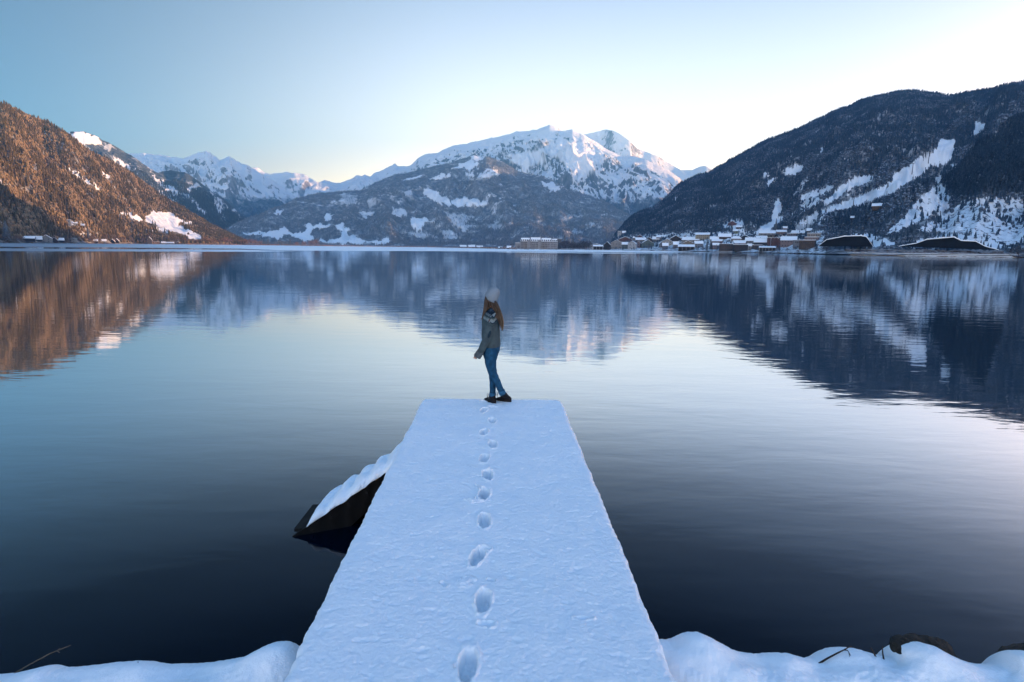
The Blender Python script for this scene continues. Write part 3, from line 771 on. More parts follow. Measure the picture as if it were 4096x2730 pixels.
def dent(cx, cy, lx, ly, depth, rot=0.0, sharp=0.18, wob=0.12, seed=0, heel=0.0):
    """boot-shaped hole, steep wall, floor tilted, little rim"""
    global Z
    c, s_ = math.cos(rot), math.sin(rot)
    a = ((S - cx) * c + (W - cy) * s_) / lx; b = (-(S - cx) * s_ + (W - cy) * c) / ly
    m = (np.abs(a) < 2.4) & (np.abs(b) < 2.6)
    aa, bb = a[m], b[m]
    wide = 1.0 - heel * np.clip(-aa, -1, 1) * -1 * .0 - heel * sstep(-.1, -1.0, aa)
    rad = (np.abs(aa) ** 2.8 + np.abs(bb / wide) ** 2.6) ** (1 / 2.7)
    rad = rad + wob * fbm(S[m] * 22, W[m] * 22, 3, seed)
    hole = 1 - sstep(1 - sharp, 1 + sharp * .35, rad)
    rim = np.exp(-((rad - 1.2) / .16) ** 2) * (0.006 + 0.012 * np.clip(fbm(S[m] * 16, W[m] * 16, 2, seed + 5) + .2, 0, 1))
    floor_ = depth * (1 - 0.18 * aa + .10 * fbm(S[m] * 30, W[m] * 30, 2, seed + 3))
    Z[m] += rim - hole * floor_
for i, (fx, fy, rot) in enumerate(PRINTS):
    q = at_z(fx * 1.7407, fy * 1.7407, DECK - .03)[:2] - ORG
    dent(q @ axis - .01, q @ side, 0.128, 0.050, 0.098, math.radians(rot), seed=40 + i * 3, heel=.22)
# scuffs kicked up beside the prints
rs = np.random.RandomState(5)
for (fx, fy, w_, l_, dp) in [(1095, 1117, .022, .02, .03), (1103, 1119, .014, .014, .02), (1111, 1124, .05, .02, .025), (1085, 1150, .05, .04, -.016), (1098, 1146, .03, .03, .02), (1125, 1081, .03, .02, .022),
                         (1102, 1007, .02, .012, .02), (1118, 1011, .04, .014, .018), (1100, 939, .04, .012, .018), (1070, 1335, .04, .06, -.012), (1114, 1258, .05, .03, .016), (1128, 1331, .03, .02, .016),
                         (1055, 1531, .03, .02, .018), (1118, 1433, .05, .03, .014), (1020, 1340, .03, .02, .014), (1340, 1420, .05, .015, .014), (1082, 1072, .03, .012, .012)]:
    q = at_z(fx * 1.7407, fy * 1.7407, DECK)[:2] - ORG
    dent(q @ axis, q @ side, l_, w_, dp, rs.rand(), .5, .3, int(rs.rand() * 90))
for (bx, by, hx, hy, dp) in [(1930, 1607, .05, .05, .03), (1972, 1628, .07, .035, .03)]:
    q = at_z(bx, by, DECK)[:2] - ORG
    dent(q @ axis, q @ side, hy, hx, dp, 0, .3, .2, 7)
XY = ORG + S[..., None] * axis + (W + np.sign(W) * edge * sstep(.75, 1, np.abs(W) / HW))[..., None] * side
P = np.concatenate([XY, Z[..., None]], -1)
# skirt: thick side of the snow, curling slightly under
nr, nc = P.shape[:2]
Vs = P.reshape(-1, 3); F = grid_faces(nr, nc)
pier = empty('pier', (ORG[0], ORG[1], 0)); tag(pier, 'straight wooden pier under deep snow with a line of boot prints', 'pier')
ring = np.concatenate([np.arange(nr) * nc, (nr - 1) * nc + np.arange(1, nc), (np.arange(nr - 2, -1, -1)) * nc + nc - 1])
base = Vs[ring]
cen = np.array([ORG[0], ORG[1], 0]) + 0
out = np.zeros((len(ring), 3)); out[:nr, :2] = -side; out[nr:nr + nc - 1, :2] = axis; out[nr + nc - 1:, :2] = side
arc = np.arange(len(ring))
sk = []
for dz, off in ((-.035, .008), (-.075, .010), (-.11, -.004), (-.13, -.05)):
    q = base.copy(); q[:, 2] += dz - 0.012 * fbm(arc / 40., arc * 0., 3, 3); q += out * (off + .006 * fbm(arc / 18., arc * 0. + dz * 60, 3, 9))[:, None]; sk.append(q)
n0 = len(Vs); rows_ = [ring] + [n0 + k * len(ring) + np.arange(len(ring)) for k in range(4)]
V2 = np.concatenate([Vs] + sk)
F2 = [F]
for a, b in zip(rows_[:-1], rows_[1:]):
    F2.append(np.stack([a[:-1], a[1:], b[1:], b[:-1]], -1))
M['snow_pier'] = m_snow('pier_snow', 2.6, 0.007)
V2l = V2 - np.array([ORG[0], ORG[1], 0])
sn = np_mesh('snow_cover', V2l, np.concatenate(F2), M['snow_pier'], pier, True)
recalc(sn)
if sn.data.polygons[len(sn.data.polygons) // 2].normal.z < 0: sn.data.flip_normals()

def m_wood(name, col, scale=6):
    t = NT(name); c = t.coord('Object', (1, 1, 1))
    w = t.node('ShaderNodeTexWave'); t.link(c, w.inputs[0]); w.inputs['Scale'].default_value = scale; w.inputs['Distortion'].default_value = 6; w.inputs['Detail'].default_value = 4
    n = t.noise(c, scale * 3, 6)
    f = t.math('MULTIPLY', w.outputs['Fac'], n)
    t.set(Base_Color=t.mix(t.ramp(f, .1, .6), tuple(x * .5 for x in col), tuple(x * 1.3 for x in col)), Roughness=.75)
    t.bump(f, .01)
    return t.m
M['wet_wood'] = m_wood('wet_dark_wood', (0.005, 0.004, 0.0035), 2)
def PL(s, w, z):
    q = axis * s + side * w; return (q[0], q[1], z)
prz = math.atan2(side[1], side[0])
mb = MB()
nb = 48
for i in range(nb):
    s0 = -0.03 - (LEN - .1) * i / nb
    c = PL(s0 - .07, 0, DECK - .19)
    mb.box(c, (HW - .02, .068, .022), prz)
mb.build('deck', M['wet_wood'], pier)
for w in (-HW + .1, 0, HW - .1):
    c = PL(-LEN / 2, w, DECK - .29); MB().box(c, (.06, LEN / 2 - .08, .075), prz).build('beam', M['wet_wood'], pier)
for s_ in (-.35, -2.2, -4.1):
    for w in (-HW + .12, HW - .12):
        a = PL(s_, w, DECK - .37)
        MB().tube([(a[0], a[1], -2.5), (a[0], a[1], .1), a], [.085, .085, .08], 12).build('post', M['wet_wood'], pier, True)

# ---- snow-covered steps going down into the lake on the left
t1 = at_z(1167, 2142, 0.02); t2 = at_z(1233, 2041, 0.02)
steps = empty('lake_steps', (t1[0], (t1[1] + t2[1]) / 2, 0)); tag(steps, 'dark wooden bathing steps capped with rippled snow leading from the pier into the lake', 'steps')
LO = Vector((t1[0], (t1[1] + t2[1]) / 2, 0))
ytop = 6.16
xs_top = ORG[0] + axis[0] * (ytop - ORG[1]) - HW + .06
def stringer(y0, y1, tip, ztip=0.0):
    b = MB()
    x0, x1 = tip[0], xs_top
    slope = (0.66 - 0.0) / (x1 - x0)
    top = [(x0 - .28, -.28 * slope * 1.0 + .0), (x1, .66)]
    poly = [(x0 - .3, -.3 * slope), (x1, .66), (x1, .46), (x0 + .56, 0.0), (x0 + .42, -.25), (x0 - .1, -.5)]
    def yy(x): return y0 + (y1 - y0) * (x - x0) / (x1 - x0)
    V = [Vector((x, yy(x), z)) - LO for x, z in poly]
    b.prism(V, (0, 0, 0), (0, .045, 0))
    o = b.build('stringer', M['wet_wood'], steps); recalc(o)
stringer(t1[1], ytop - .06, t1); stringer(t2[1], ytop + .60, t2)
mbt = MB()
for i in range(6):
    f = (i + .55) / 6.0
    x = t1[0] + (xs_top - t1[0]) * f; z = .66 * f - .02
    mbt = MB(); y = t1[1] + (ytop - .06 - t1[1]) * f
    mbt.box(Vector((x, y + .32, z)) - LO, (.10, .29, .018)); mbt.build('tread', M['wet_wood'], steps)
# the snow blanket on the steps: humps over each tread
nu, nv = 150, 60
u = np.linspace(0, 1, nu)[:, None]; v = np.linspace(0, 1, nv)[None]
f = .13 + u * .93
hump = np.abs(((f * 6 - .05) % 1.0) - .5) * 2
x = t1[0] + (xs_top - t1[0]) * f - .006 * np.sin(f * 38)
yv = t1[1] - .035 + (ytop - .06 - t1[1]) * f
wid = .66 - .05 * np.sin(f * 38) - .12 * (1 - sstep(.12, .3, f))
y = yv + wid * v + 0.02 * fbm(f * 9, v * 2, 3, 4) + .012
th = .085 * (1 - np.abs(2 * v - 1) ** 5) ** .6 * sstep(0.0, .06, u) ** .5
z = .66 * f + .01 + th + (.013 + .016 * v) * np.sin(f * 6 * 2 * np.pi - .9 + 1.5 * fbm(f * 2.3, v * 1.5, 2, 8)) * sstep(0, .1, u) + .014 * fbm(f * 8, v * 4, 4, 14)
z = z - .10 * sstep(.93, 1.0, f)
x, z = x + 0 * v, z + 0 * u
Pt = np.stack([x - LO.x, y - LO.y, z], -1)
Pb = Pt.copy(); Pb[..., 2] = .66 * f + .005; Pb[..., 2] -= 0 * v[0]
Vv = np.concatenate([Pt.reshape(-1, 3), Pb.reshape(-1, 3)]); n0 = nu * nv
Ft = grid_faces(nu, nv); Fb = grid_faces(nu, nv, n0)[:, ::-1]
ring = np.concatenate([np.arange(nv), np.arange(1, nu) * nv + nv - 1, (nu - 1) * nv + np.arange(nv - 2, -1, -1), np.arange(nu - 2, -1, -1) * nv])
Fs = np.stack([ring[:-1], ring[:-1] + n0, ring[1:] + n0, ring[1:]], -1)
o = np_mesh('snow_cover', Vv, np.concatenate([Ft, Fb, Fs]), M['snow_pier'], steps, True); recalc(o)

# ------------------------------------------------------------------ near bank
BANK = [(-1400, 2760), (-400, 2745), (0, 2725), (48, 2713), (149, 2688), (196, 2700), (327, 2688), (416, 2677), (506, 2670), (553, 2672), (619, 2682), (702, 2683), (803, 2680), (880, 2667), (940, 2657), (982, 2635),
        (1041, 2603), (1083, 2589), (1127, 2588), (1154, 2603), (1178, 2621), (1230, 2660), (1500, 2720), (1900, 2740), (2400, 2700), (2560, 2610), (2639, 2574), (2684, 2579), (2711, 2570), (2745, 2551), (2772, 2545), (2806, 2545),
        (2840, 2559), (2874, 2577), (2908, 2596), (2942, 2615), (2976, 2627), (3044, 2637), (3112, 2632), (3180, 2636), (3214, 2647), (3248, 2657), (3275, 2658), (3299, 2648), (3322, 2628),
        (3352, 2615), (3390, 2611), (3436, 2613), (3482, 2623), (3527, 2637), (3566, 2650), (3592, 2652), (3606, 2612), (3619, 2598), (3668, 2587), (3714, 2588), (3764, 2602), (3809, 2628),
        (3847, 2647), (3885, 2663), (3923, 2676), (3981, 2687), (4040, 2684), (4061, 2655), (4076, 2632), (4096, 2624), (4140, 2622), (4200, 2660), (4600, 2670), (5600, 2700)]
px = np.concatenate([np.linspace(-1400, -40, 80), np.linspace(-30, 4160, 1100), np.linspace(4170, 5600, 80)])
py = interp(BANK, px) + 1.6 * fbm(px / 9., px * 0, 3, 6)
rowsY = np.concatenate([np.linspace(-1.0, -.3, 14)[:-1], np.linspace(-.3, 0, 70), np.linspace(0, 1, 34)[1:]])
yc = 3.2 + 0.10 * perlin(px / 300., px * 0, 2)
CP = at_y(px, py, yc)
mid = sstep(1180, 1320, px) * (1 - sstep(2480, 2640, px))
CP[:, 2] = CP[:, 2] * (1 - mid) + .36 * mid
def blur(a, sg):
    if sg < .6: return a
    k_ = np.arange(-int(3 * sg), int(3 * sg) + 1); g_ = np.exp(-.5 * (k_ / sg) ** 2); g_ /= g_.sum()
    return np.convolve(np.pad(a, len(k_) // 2, mode='edge'), g_, 'valid')
V = []
CPz0 = CP[:, 2].copy()
for r_ in rowsY:
    if r_ <= 0:
        q = CP.copy(); dy = -r_ * 2.3
        q[:, 1] = CP[:, 1] - dy
        q[:, 0] = CP[:, 0] * (1 - .10 * (-r_))
        zz = blur(CPz0, 260 * dy ** 1.2)
        base = .40
        fall = math.exp(-(dy / .55) ** 2)
        hz = base + (zz - base) * fall - .05 * (1 - fall)
        lump = .055 * fbm(q[:, 0] * 1.9, q[:, 1] * 2.6, 3, 15) + .016 * fbm(q[:, 0] * 7, q[:, 1] * 7, 3, 5) + .006 * fbm(q[:, 0] * 30, q[:, 1] * 30, 3, 25)
        q[:, 2] = hz + lump * min(1, dy * 3.5)
    else:
        q = CP.copy(); q[:, 1] += .42 * r_ + .03 * fbm(q[:, 0] * 3, q[:, 0] * 0 + r_ * 1.5, 3, 9) * r_
        q[:, 2] = CP[:, 2] - (CP[:, 2] + .45) * (1 - math.sqrt(max(0, 1 - r_ ** 1.8)))
    V.append(q)
V = np.array(V)
bank = np_mesh('snow_bank', V.reshape(-1, 3), grid_faces(len(rowsY), len(px)), M['snow_pier'], smooth=True); tag(bank, kind='structure')
# land behind and beside the photographer
xs = np.linspace(-60, 60, 60); ys = np.linspace(-80, 1.1, 50)
GX, GY = np.meshgrid(xs, ys)
GZ = .42 + .25 * fbm(GX / 9, GY / 9, 3, 2) * sstep(0, -8, GY) + .02 * np.clip(-GY, 0, 60) - .6 * sstep(8, 14, np.abs(GX) * (1 + 0 * GY)) * sstep(-6, 1, GY) - .12
o = np_mesh('near_ground', np.stack([GX, GY, GZ], -1).reshape(-1, 3), grid_faces(50, 60), M['snow_pier'], smooth=True); tag(o, kind='structure')
# ------------------------------------------------------------------ forests (masses nobody could count)
def spruce_tpl(rng, sides=5, tiers=3):
    V, F = [], []
    for k in range(tiers):
        z0 = .10 + .74 * k / tiers; z1 = min(1.0, z0 + .46 if k < tiers - 1 else 1.0)
        r = .19 * (1 - .78 * k / tiers)
        b = len(V); V.append((0, 0, z1))
        a0 = rng.rand() * 6
        for i in range(sides):
            a = a0 + 2 * math.pi * i / sides; q = r * (0.75 + .5 * rng.rand())
            V.append((q * math.cos(a), q * math.sin(a), z0 - .05 * rng.rand()))
        for i in range(sides): F.append((b, b + 1 + i, b + 1 + (i + 1) % sides))
    return np.array(V), np.array(F)
def bush_tpl(rng):
    bm = bmesh.new(); bmesh.ops.create_icosphere(bm, subdivisions=1, radius=1)
    V = np.array([v.co[:] for v in bm.verts]); F = np.array([[v.index for v in f.verts] for f in bm.faces]); bm.free()
    V = V * (0.75 + .5 * rng.rand(len(V), 1)) * np.array([.30, .30, .45]) + np.array([0, 0, .52])
    return V, F
def scatter(name, P, H, tpls, rng, tint, mat, wide=None, sink=.0):
    VV, FF, CC = [], [], []
    off = 0
    which = rng.randint(0, len(tpls), len(P))
    for k, (V, F) in enumerate(tpls):
        m = which == k; n = m.sum()
        if n == 0: continue
        a = rng.rand(n) * 6.283; h = H[m][:, None]
        w = (wide[m][:, None] if wide is not None else 1.0)
        x = (V[None, :, 0] * np.cos(a)[:, None] - V[None, :, 1] * np.sin(a)[:, None]) * h * w
        y = (V[None, :, 0] * np.sin(a)[:, None] + V[None, :, 1] * np.cos(a)[:, None]) * h * w
        z = V[None, :, 2] * h - sink * h
        Q = np.stack([x, y, z], -1) + P[m][:, None, :]
        VV.append(Q.reshape(-1, 3)); FF.append((F[None] + (np.arange(n) * len(V))[:, None, None] + off).reshape(-1, 3))
        c = np.repeat(tint[m][:, None, :], len(V), 1)
        CC.append(c.reshape(-1, 3)); off += n * len(V)
    o = np_mesh(name, np.concatenate(VV), np.concatenate(FF), mat, attrs={'tint': np.concatenate(CC)})
    return o
def m_tree(name, frost, frost_col=(0.55, 0.58, 0.62)):
    t = NT(name)
    geo = t.node('ShaderNodeNewGeometry'); nz = t.node('ShaderNodeSeparateXYZ'); t.link(geo.outputs['Normal'], nz.inputs[0])
    c = t.coord('Object'); n = t.noise(c, .35, 3, .7)
    up = t.math('ABSOLUTE', nz.outputs[2])
    f = t.math('MULTIPLY', t.ramp(t.math('ADD', up, t.math('MULTIPLY', n, .9)), .55, 1.25), frost)
    col = t.attr('tint', 'Color')
    t.set(Base_Color=t.mix(f, col, frost_col), Roughness=.9)
    t.p.inputs['Specular IOR Level'].default_value = 0.05
    return t.m
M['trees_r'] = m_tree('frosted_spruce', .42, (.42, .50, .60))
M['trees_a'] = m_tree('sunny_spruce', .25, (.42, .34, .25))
M['trees_h'] = m_tree('far_spruce', .6)
rng = np.random.RandomState(11)
TP = [spruce_tpl(rng) for _ in range(6)]
TP2 = [spruce_tpl(rng, 4, 2) for _ in range(4)]
TB = [bush_tpl(rng) for _ in range(5)]
def lerp(a, b, f): return np.array(a)[None] * (1 - f[:, None]) + np.array(b)[None] * f[:, None]

def blocked(P, H, CL, rng, k=.75):
    q = P.copy(); q[:, 2] += H * k
    x, y = proj(q); b = np.zeros(len(P))
    for poly, v in CL: b = np.maximum(b, v * inpoly(x, y, poly))
    return rng.rand(len(P)) < b * 1.02
# left hillside
def dens_a(P, L):
    return np.clip(1.0 + .9 * fbm(P[..., 0] / 70, P[..., 1] / 70, 3, 4), .12, 3)
P_, r_, c_ = cell_pick(L_A, 34000, rng, dens=dens_a, tmin=.02)
n = len(P_)
pat = fbm(P_[:, 0] / 60, P_[:, 1] / 60, 3, 14)
conif = rng.rand(n) < np.clip(.55 + 1.3 * pat, .12, .95)
H = np.where(conif, 10 + 9 * rng.rand(n), 7 + 5 * rng.rand(n))
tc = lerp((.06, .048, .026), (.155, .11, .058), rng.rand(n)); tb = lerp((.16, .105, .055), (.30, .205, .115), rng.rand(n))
ok = ~blocked(P_, H, CL_A, rng)
m = conif & ok
o = scatter('forest', P_[m], H[m], TP, rng, tc[m], M['trees_a'], sink=.03); tag(o, kind='stuff')
m = ~conif & ok
o = scatter('forest', P_[m], H[m], TB, rng, tb[m], M['trees_a'], sink=.1); tag(o, kind='stuff')

P_, r_, c_ = cell_pick(L_A, 14000, rng, dens=dens_a, tmin=.02, pxlim=(-2500, -690))
o = scatter('forest', P_, 10 + 8 * rng.rand(len(P_)), TP + TB, rng, lerp((.05, .04, .025), (.16, .11, .065), rng.rand(len(P_))), M['trees_a'], sink=.05); tag(o, kind='stuff')
# right hillside, darker and closer together towards the right edge
def dens_r(P, L):
    qx = L['QX'][:-1, :-1]; T = L['T'][:-1, :-1]
    d = np.clip(1.1 + .9 * fbm(P[..., 0] / 80, P[..., 1] / 80, 3, 24), .25, 3)
    qy = L['QY'][:-1, :-1]
    d = d * np.where(inpoly(qx, qy, c5([(1849, 380), (1700, 430), (1600, 520), (1450, 600), (1350, 740), (1250, 830), (1100, 900), (1200, 960), (1300, 1040), (1440, 1000), (1849, 980)])), 2.4, 1)
    d = d * np.where((T < .14) & (qx < 3290), .10, 1)
    return d
P_, r_, c_ = cell_pick(L_R, 80000, rng, dens=dens_r, tmin=.02, pxlim=(2400, 4400))
n = len(P_)
QX_, QY_ = proj(P_)
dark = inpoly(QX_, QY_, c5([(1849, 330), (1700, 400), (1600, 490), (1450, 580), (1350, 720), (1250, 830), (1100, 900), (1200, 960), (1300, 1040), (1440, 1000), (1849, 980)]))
low = (L_R['T'][r_, c_] < .45)
pat = fbm(P_[:, 0] / 90, P_[:, 1] / 90, 3, 34)
conif = rng.rand(n) < np.where(dark, .98, np.clip(.8 + 1.2 * pat - .25 * low * (QX_ > 3200), .25, .97))
H = np.where(conif, 6.5 + 6 * rng.rand(n), 4.5 + 3.5 * rng.rand(n)) * np.where(QY_ > 900, .7, 1)
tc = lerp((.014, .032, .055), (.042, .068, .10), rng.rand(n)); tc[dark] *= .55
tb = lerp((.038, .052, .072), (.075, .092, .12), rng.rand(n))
ok = ~blocked(P_, H, CL_R[:-1], rng)
m = conif & ok
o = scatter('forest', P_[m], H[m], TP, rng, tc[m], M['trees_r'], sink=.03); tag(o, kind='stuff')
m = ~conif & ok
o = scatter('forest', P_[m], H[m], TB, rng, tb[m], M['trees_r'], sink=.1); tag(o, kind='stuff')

P_, r_, c_ = cell_pick(L_R, 26000, rng, tmin=.02, pxlim=(4390, 9000), dens=lambda P, L: np.clip(1 + .8 * fbm(P[..., 0] / 80, P[..., 1] / 80, 3, 24), .2, 3))
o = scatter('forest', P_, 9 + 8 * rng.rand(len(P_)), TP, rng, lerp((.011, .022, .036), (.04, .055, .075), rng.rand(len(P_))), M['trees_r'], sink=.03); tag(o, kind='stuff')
# wooded mountain in the middle, kilometres away
P_, r_, c_ = cell_pick(L_H, 42000, rng, tmin=.04, pxlim=(870, 2720), dens=lambda P, L: np.clip(1 + 1.1 * fbm(P[..., 0] / 180, P[..., 1] / 180, 4, 5), .15, 3) * (6000. / np.hypot(P[..., 0], P[..., 1])) ** 2)
n = len(P_)
H = 8 + 7 * rng.rand(n)
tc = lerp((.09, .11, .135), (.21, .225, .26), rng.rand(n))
m = ~blocked(P_, H, CL_H, rng, .5); P_, H, tc = P_[m], H[m], tc[m]
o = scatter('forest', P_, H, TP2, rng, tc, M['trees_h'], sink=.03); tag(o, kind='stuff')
P_, r_, c_ = cell_pick(L_B, 12000, rng, tmin=.02, tmax=.8, pxlim=(500, 1150), dens=lambda P, L: np.clip(1 + 1.1 * fbm(P[..., 0] / 180, P[..., 1] / 180, 4, 5), .15, 3))
n = len(P_)
o = scatter('forest', P_, 16 + 12 * rng.rand(n), TP2, rng, lerp((.04, .05, .06), (.08, .09, .10), rng.rand(n)), M['trees_h'], sink=.03); tag(o, kind='stuff')

# ------------------------------------------------------------------ haze
hm = bpy.data.materials.new('haze'); hm.use_nodes = True
hn = hm.node_tree.nodes; hn.clear()
pv = hn.new('ShaderNodeVolumePrincipled'); ho = hn.new('ShaderNodeOutputMaterial')
pv.inputs['Color'].default_value = (0.16, 0.52, 1.0, 1)
pv.inputs['Density'].default_value = HAZE
pv.inputs['Anisotropy'].default_value = 0.0
hm.node_tree.links.new(pv.outputs[0], ho.inputs['Volume'])
hz = MB().box((0, 0, 1250), (14100, 14100, 1260)).build('haze', hm); tag(hz, kind='stuff')
# ------------------------------------------------------------------ the woman at the end of the pier
PD = float(at_z(1992, 1621, DECK - .035)[1])
def Q(px, py, dy=0.0):
    """point of the upright plane she stands in, dy metres behind it"""
    return Vector(at_y(float(px), float(py), PD + dy))
MPX = PD / FPX * 1.0                                # metres per pixel near her
FW = Vector((-.97, .24, 0)); LT = Vector((-.24, -.97, 0)); UP = Vector((0, 0, 1))
p_loc = Vector((Q(1985, 1616)[0], PD, DECK - .05))
person = empty('person', p_loc)
tag(person, 'woman in grey beanie, zigzag knit sweater, jeans and black boots at the pier end', 'person')
def L(v): return Vector(v) - p_loc
def rings(tab, dy=0.0):
    """tab rows: (py, x left, x right, half width sideways in m, dy) seen along the pier"""
    out = []
    for py, x0, x1, hw, d in tab:
        c = Q((x0 + x1) / 2, py, dy + d); h = (Q(x1, py, dy + d) - Q(x0, py, dy + d)).length / 2
        out.append((L(c), FW * h, LT * hw))
    return out
def limb(b, pts, n=16):
    """pts: (px, py, dy, radius seen in px, radius in depth m)"""
    P3 = [L(Q(p[0], p[1], p[2])) for p in pts]
    R = []
    for i, p in enumerate(P3):
        t = (P3[min(i + 1, len(P3) - 1)] - P3[max(i - 1, 0)]).normalized()
        a = Vector((t.z, 0, -t.x)).normalized(); bb = t.cross(a).normalized()
        R.append((p, a * (pts[i][3] * MPX), bb * pts[i][4]))
    # rounded ends
    t0 = (P3[0] - P3[1]).normalized(); t1 = (P3[-1] - P3[-2]).normalized()
    r0 = R[0]; r1 = R[-1]
    R = [(r0[0] + t0 * r0[1].length * .55, r0[1] * .5, r0[2] * .5)] + R + [(r1[0] + t1 * r1[1].length * .55, r1[1] * .5, r1[2] * .5)]
    b.loft(R, n)

M['skin'] = flat('skin', (0.50, 0.31, 0.24), 0.55, .06, 20)
# --- body, one continuous surface
b = MB()
hc = L(Q(1963, 1190, 0))
b.ball(hc, (.088, .074, .112), (FW, LT, UP), 20, 14)
b.ball(hc + FW * .035 - UP * .06, (.052, .05, .05), (FW, LT, UP), 16, 10)          # jaw
FW_, LT_ = FW, LT; FC = Vector((-.62, .785, 0)); b.ball(hc + FC * .088 - UP * .012, (.018, .011, .022), (FW, LT, UP), 10, 8)          # nose
b.ball(hc + FC * .080 - UP * .045, (.012, .024, .009), (FW, LT, UP), 10, 8)          # mouth
for sg in (-1, 1): b.ball(hc + LT * sg * .075 - UP * .01, (.016, .008, .028), (FW, LT, UP), 10, 8)
limb(b, [(1966, 1205, 0, 13, .05), (1968, 1222, 0, 13, .05), (1968, 1240, 0, 15, .06)])
b.loft(rings([(1236, 1952, 1984, .07, 0), (1246, 1948, 1988, .14, 0), (1262, 1944, 1989, .16, 0), (1300, 1940, 1990, .15, 0), (1340, 1943, 1990, .12, 0), (1385, 1944, 1992, .15, 0), (1420, 1944, 1990, .15, 0), (1440, 1948, 1984, .12, 0)]), 24)
limb(b, [(1962, 1252, -.15, 11, .045), (1957, 1300, -.19, 9.5, .04), (1949, 1345, -.19, 8.5, .034), (1930, 1390, -.16, 7.5, .03), (1915, 1420, -.13, 6, .02)])
limb(b, [(1972, 1252, .15, 11, .045), (1966, 1300, .17, 9.5, .04), (1956, 1340, .16, 8.5, .034), (1940, 1378, .14, 7.5, .03), (1928, 1402, .12, 6, .02)])
limb(b, [(1962, 1410, .085, 15, .05), (1960, 1450, .08, 13, .045), (1966, 1486, .07, 10, .04), (1971, 1530, .06, 8, .032), (1970, 1596, .05, 6.5, .03)])
limb(b, [(1964, 1410, -.085, 16, .05), (1962, 1450, -.08, 14, .045), (1969, 1482, -.085, 10, .04), (1985, 1522, -.08, 8, .032), (1998, 1550, -.06, 7.5, .03), (2010, 1578, -.04, 6.5, .03)])
# hands: palm, four curled fingers and a thumb
def hand(b, cx, cy, dy, sc=1.0):
    c = L(Q(cx, cy, dy)); dn = (L(Q(cx - 8, cy + 12, dy)) - c).normalized(); fw = FW
    fw = (fw - dn * fw.dot(dn)).normalized(); sd = dn.cross(fw).normalized()
    b.ball(c + dn * .035, (.038, .036, .016), (dn, fw, sd), 14, 10)
    for k, (ln, of) in enumerate(((.030, .024), (.035, .009), (.032, -.007), (.025, -.021))):
        a0 = c + dn * .062 + fw * of; a1 = a0 + dn * ln * .75 + sd * .006; a2 = a1 + dn * ln * .25 - sd * ln * .8; a3 = a2 - dn * ln * .55 - sd * .006
        b.tube([a0, a1, a2, a3], [.0088, .0082, .0074, .0055], 8)
    t0 = c + dn * .02 + fw * .030; b.tube([t0, t0 + dn * .022 + fw * .012, t0 + dn * .045 + fw * .006 - sd * .01], [.0105, .009, .0065], 8)
hand(b, 1914, 1414, -.13); hand(b, 1925, 1404, .12)
body = b.build('body', M['skin'], person); voxel(body, .0075, 5, .5)
for sg in (-1, 1):
    o = MB().ball(hc + FC * .074 + Vector((-.785, -.62, 0)) * sg * .030 + UP * .012, (.010, .012, .009), (FW, LT, UP), 10, 8).build('eye', flat('eye', (.25, .22, .2), .2, .3, 200), person, True)

# --- jeans
def m_denim(name, col):
    t = NT(name); c = t.coord(); n = t.noise(c, 14, 5, .6); w = t.noise(t.coord('Object', (1, 1, .12)), 240, 2)
    f = t.math('ADD', t.math('MULTIPLY', n, .8), t.math('MULTIPLY', w, .4))
    t.set(Base_Color=t.mix(t.ramp(f, .35, .85), tuple(x * .55 for x in col), tuple(x * 1.5 for x in col)), Roughness=.9)
    t.p.inputs['Specular IOR Level'].default_value = 0.1
    t.bump(t.math('ADD', t.math('MULTIPLY', n, 1), t.math('MULTIPLY', w, .15)), .012); return t.m
M['denim'] = m_denim('denim', (0.014, 0.062, 0.120)); M['denim_pale'] = m_denim('pale_denim', (0.03, 0.11, 0.20))
b = MB()
b.loft(rings([(1372, 1942, 1998, .165, 0), (1386, 1940, 1999, .17, 0), (1402, 1935, 1998, .175, 0), (1418, 1934, 1992, .17, 0), (1436, 1938, 1988, .13, 0)]), 28)
limb(b, [(1962, 1410, .085, 24, .088), (1960, 1450, .08, 21, .08), (1966, 1486, .07, 17, .066), (1969, 1500, .065, 14.5, .058), (1971, 1530, .06, 13.5, .055), (1971, 1560, .055, 12.5, .05), (1970, 1580, .05, 12.5, .05)])
limb(b, [(1964, 1410, -.085, 27, .088), (1962, 1450, -.08, 23.5, .08), (1969, 1482, -.085, 18, .068), (1975, 1498, -.085, 15.5, .06), (1985, 1522, -.08, 15, .058), (1998, 1550, -.06, 13, .052), (2008, 1572, -.045, 12.5, .05)])
o = b.build('jeans', M['denim'], person); voxel(o, .007, 4, .5)
md = o.modifiers.new('folds', 'DISPLACE'); tx = bpy.data.textures.new('folds', 'CLOUDS'); tx.noise_scale = .055; md.texture = tx; md.strength = .011; md.mid_level = .5
jeans = o
for pts in ([(1971, 1571, .05, 13.6, .055), (1970, 1585, .05, 13.8, .056)], [(2005, 1563, -.05, 14.2, .055), (2011.5, 1577, -.04, 14.4, .056)]):
    P3 = [L(Q(*p[:3])) for p in pts]; t = (P3[1] - P3[0]).normalized(); a = Vector((t.z, 0, -t.x)).normalized(); bb = t.cross(a)
    bm_ = MB(); R = []
    for f, k in ((0, .90), (.04, 1.0), (.5, 1.02), (.96, 1.0), (1.0, .92), (.9, .86), (.1, .84)):
        R.append((P3[0].lerp(P3[1], f), a * pts[0][3] * MPX * k, bb * pts[0][4] * k))
    bm_.loft(R, 22, lambda i, q: 1 + .02 * math.sin(q * 5 + i)).build('cuff', M['denim_pale'], jeans, True)

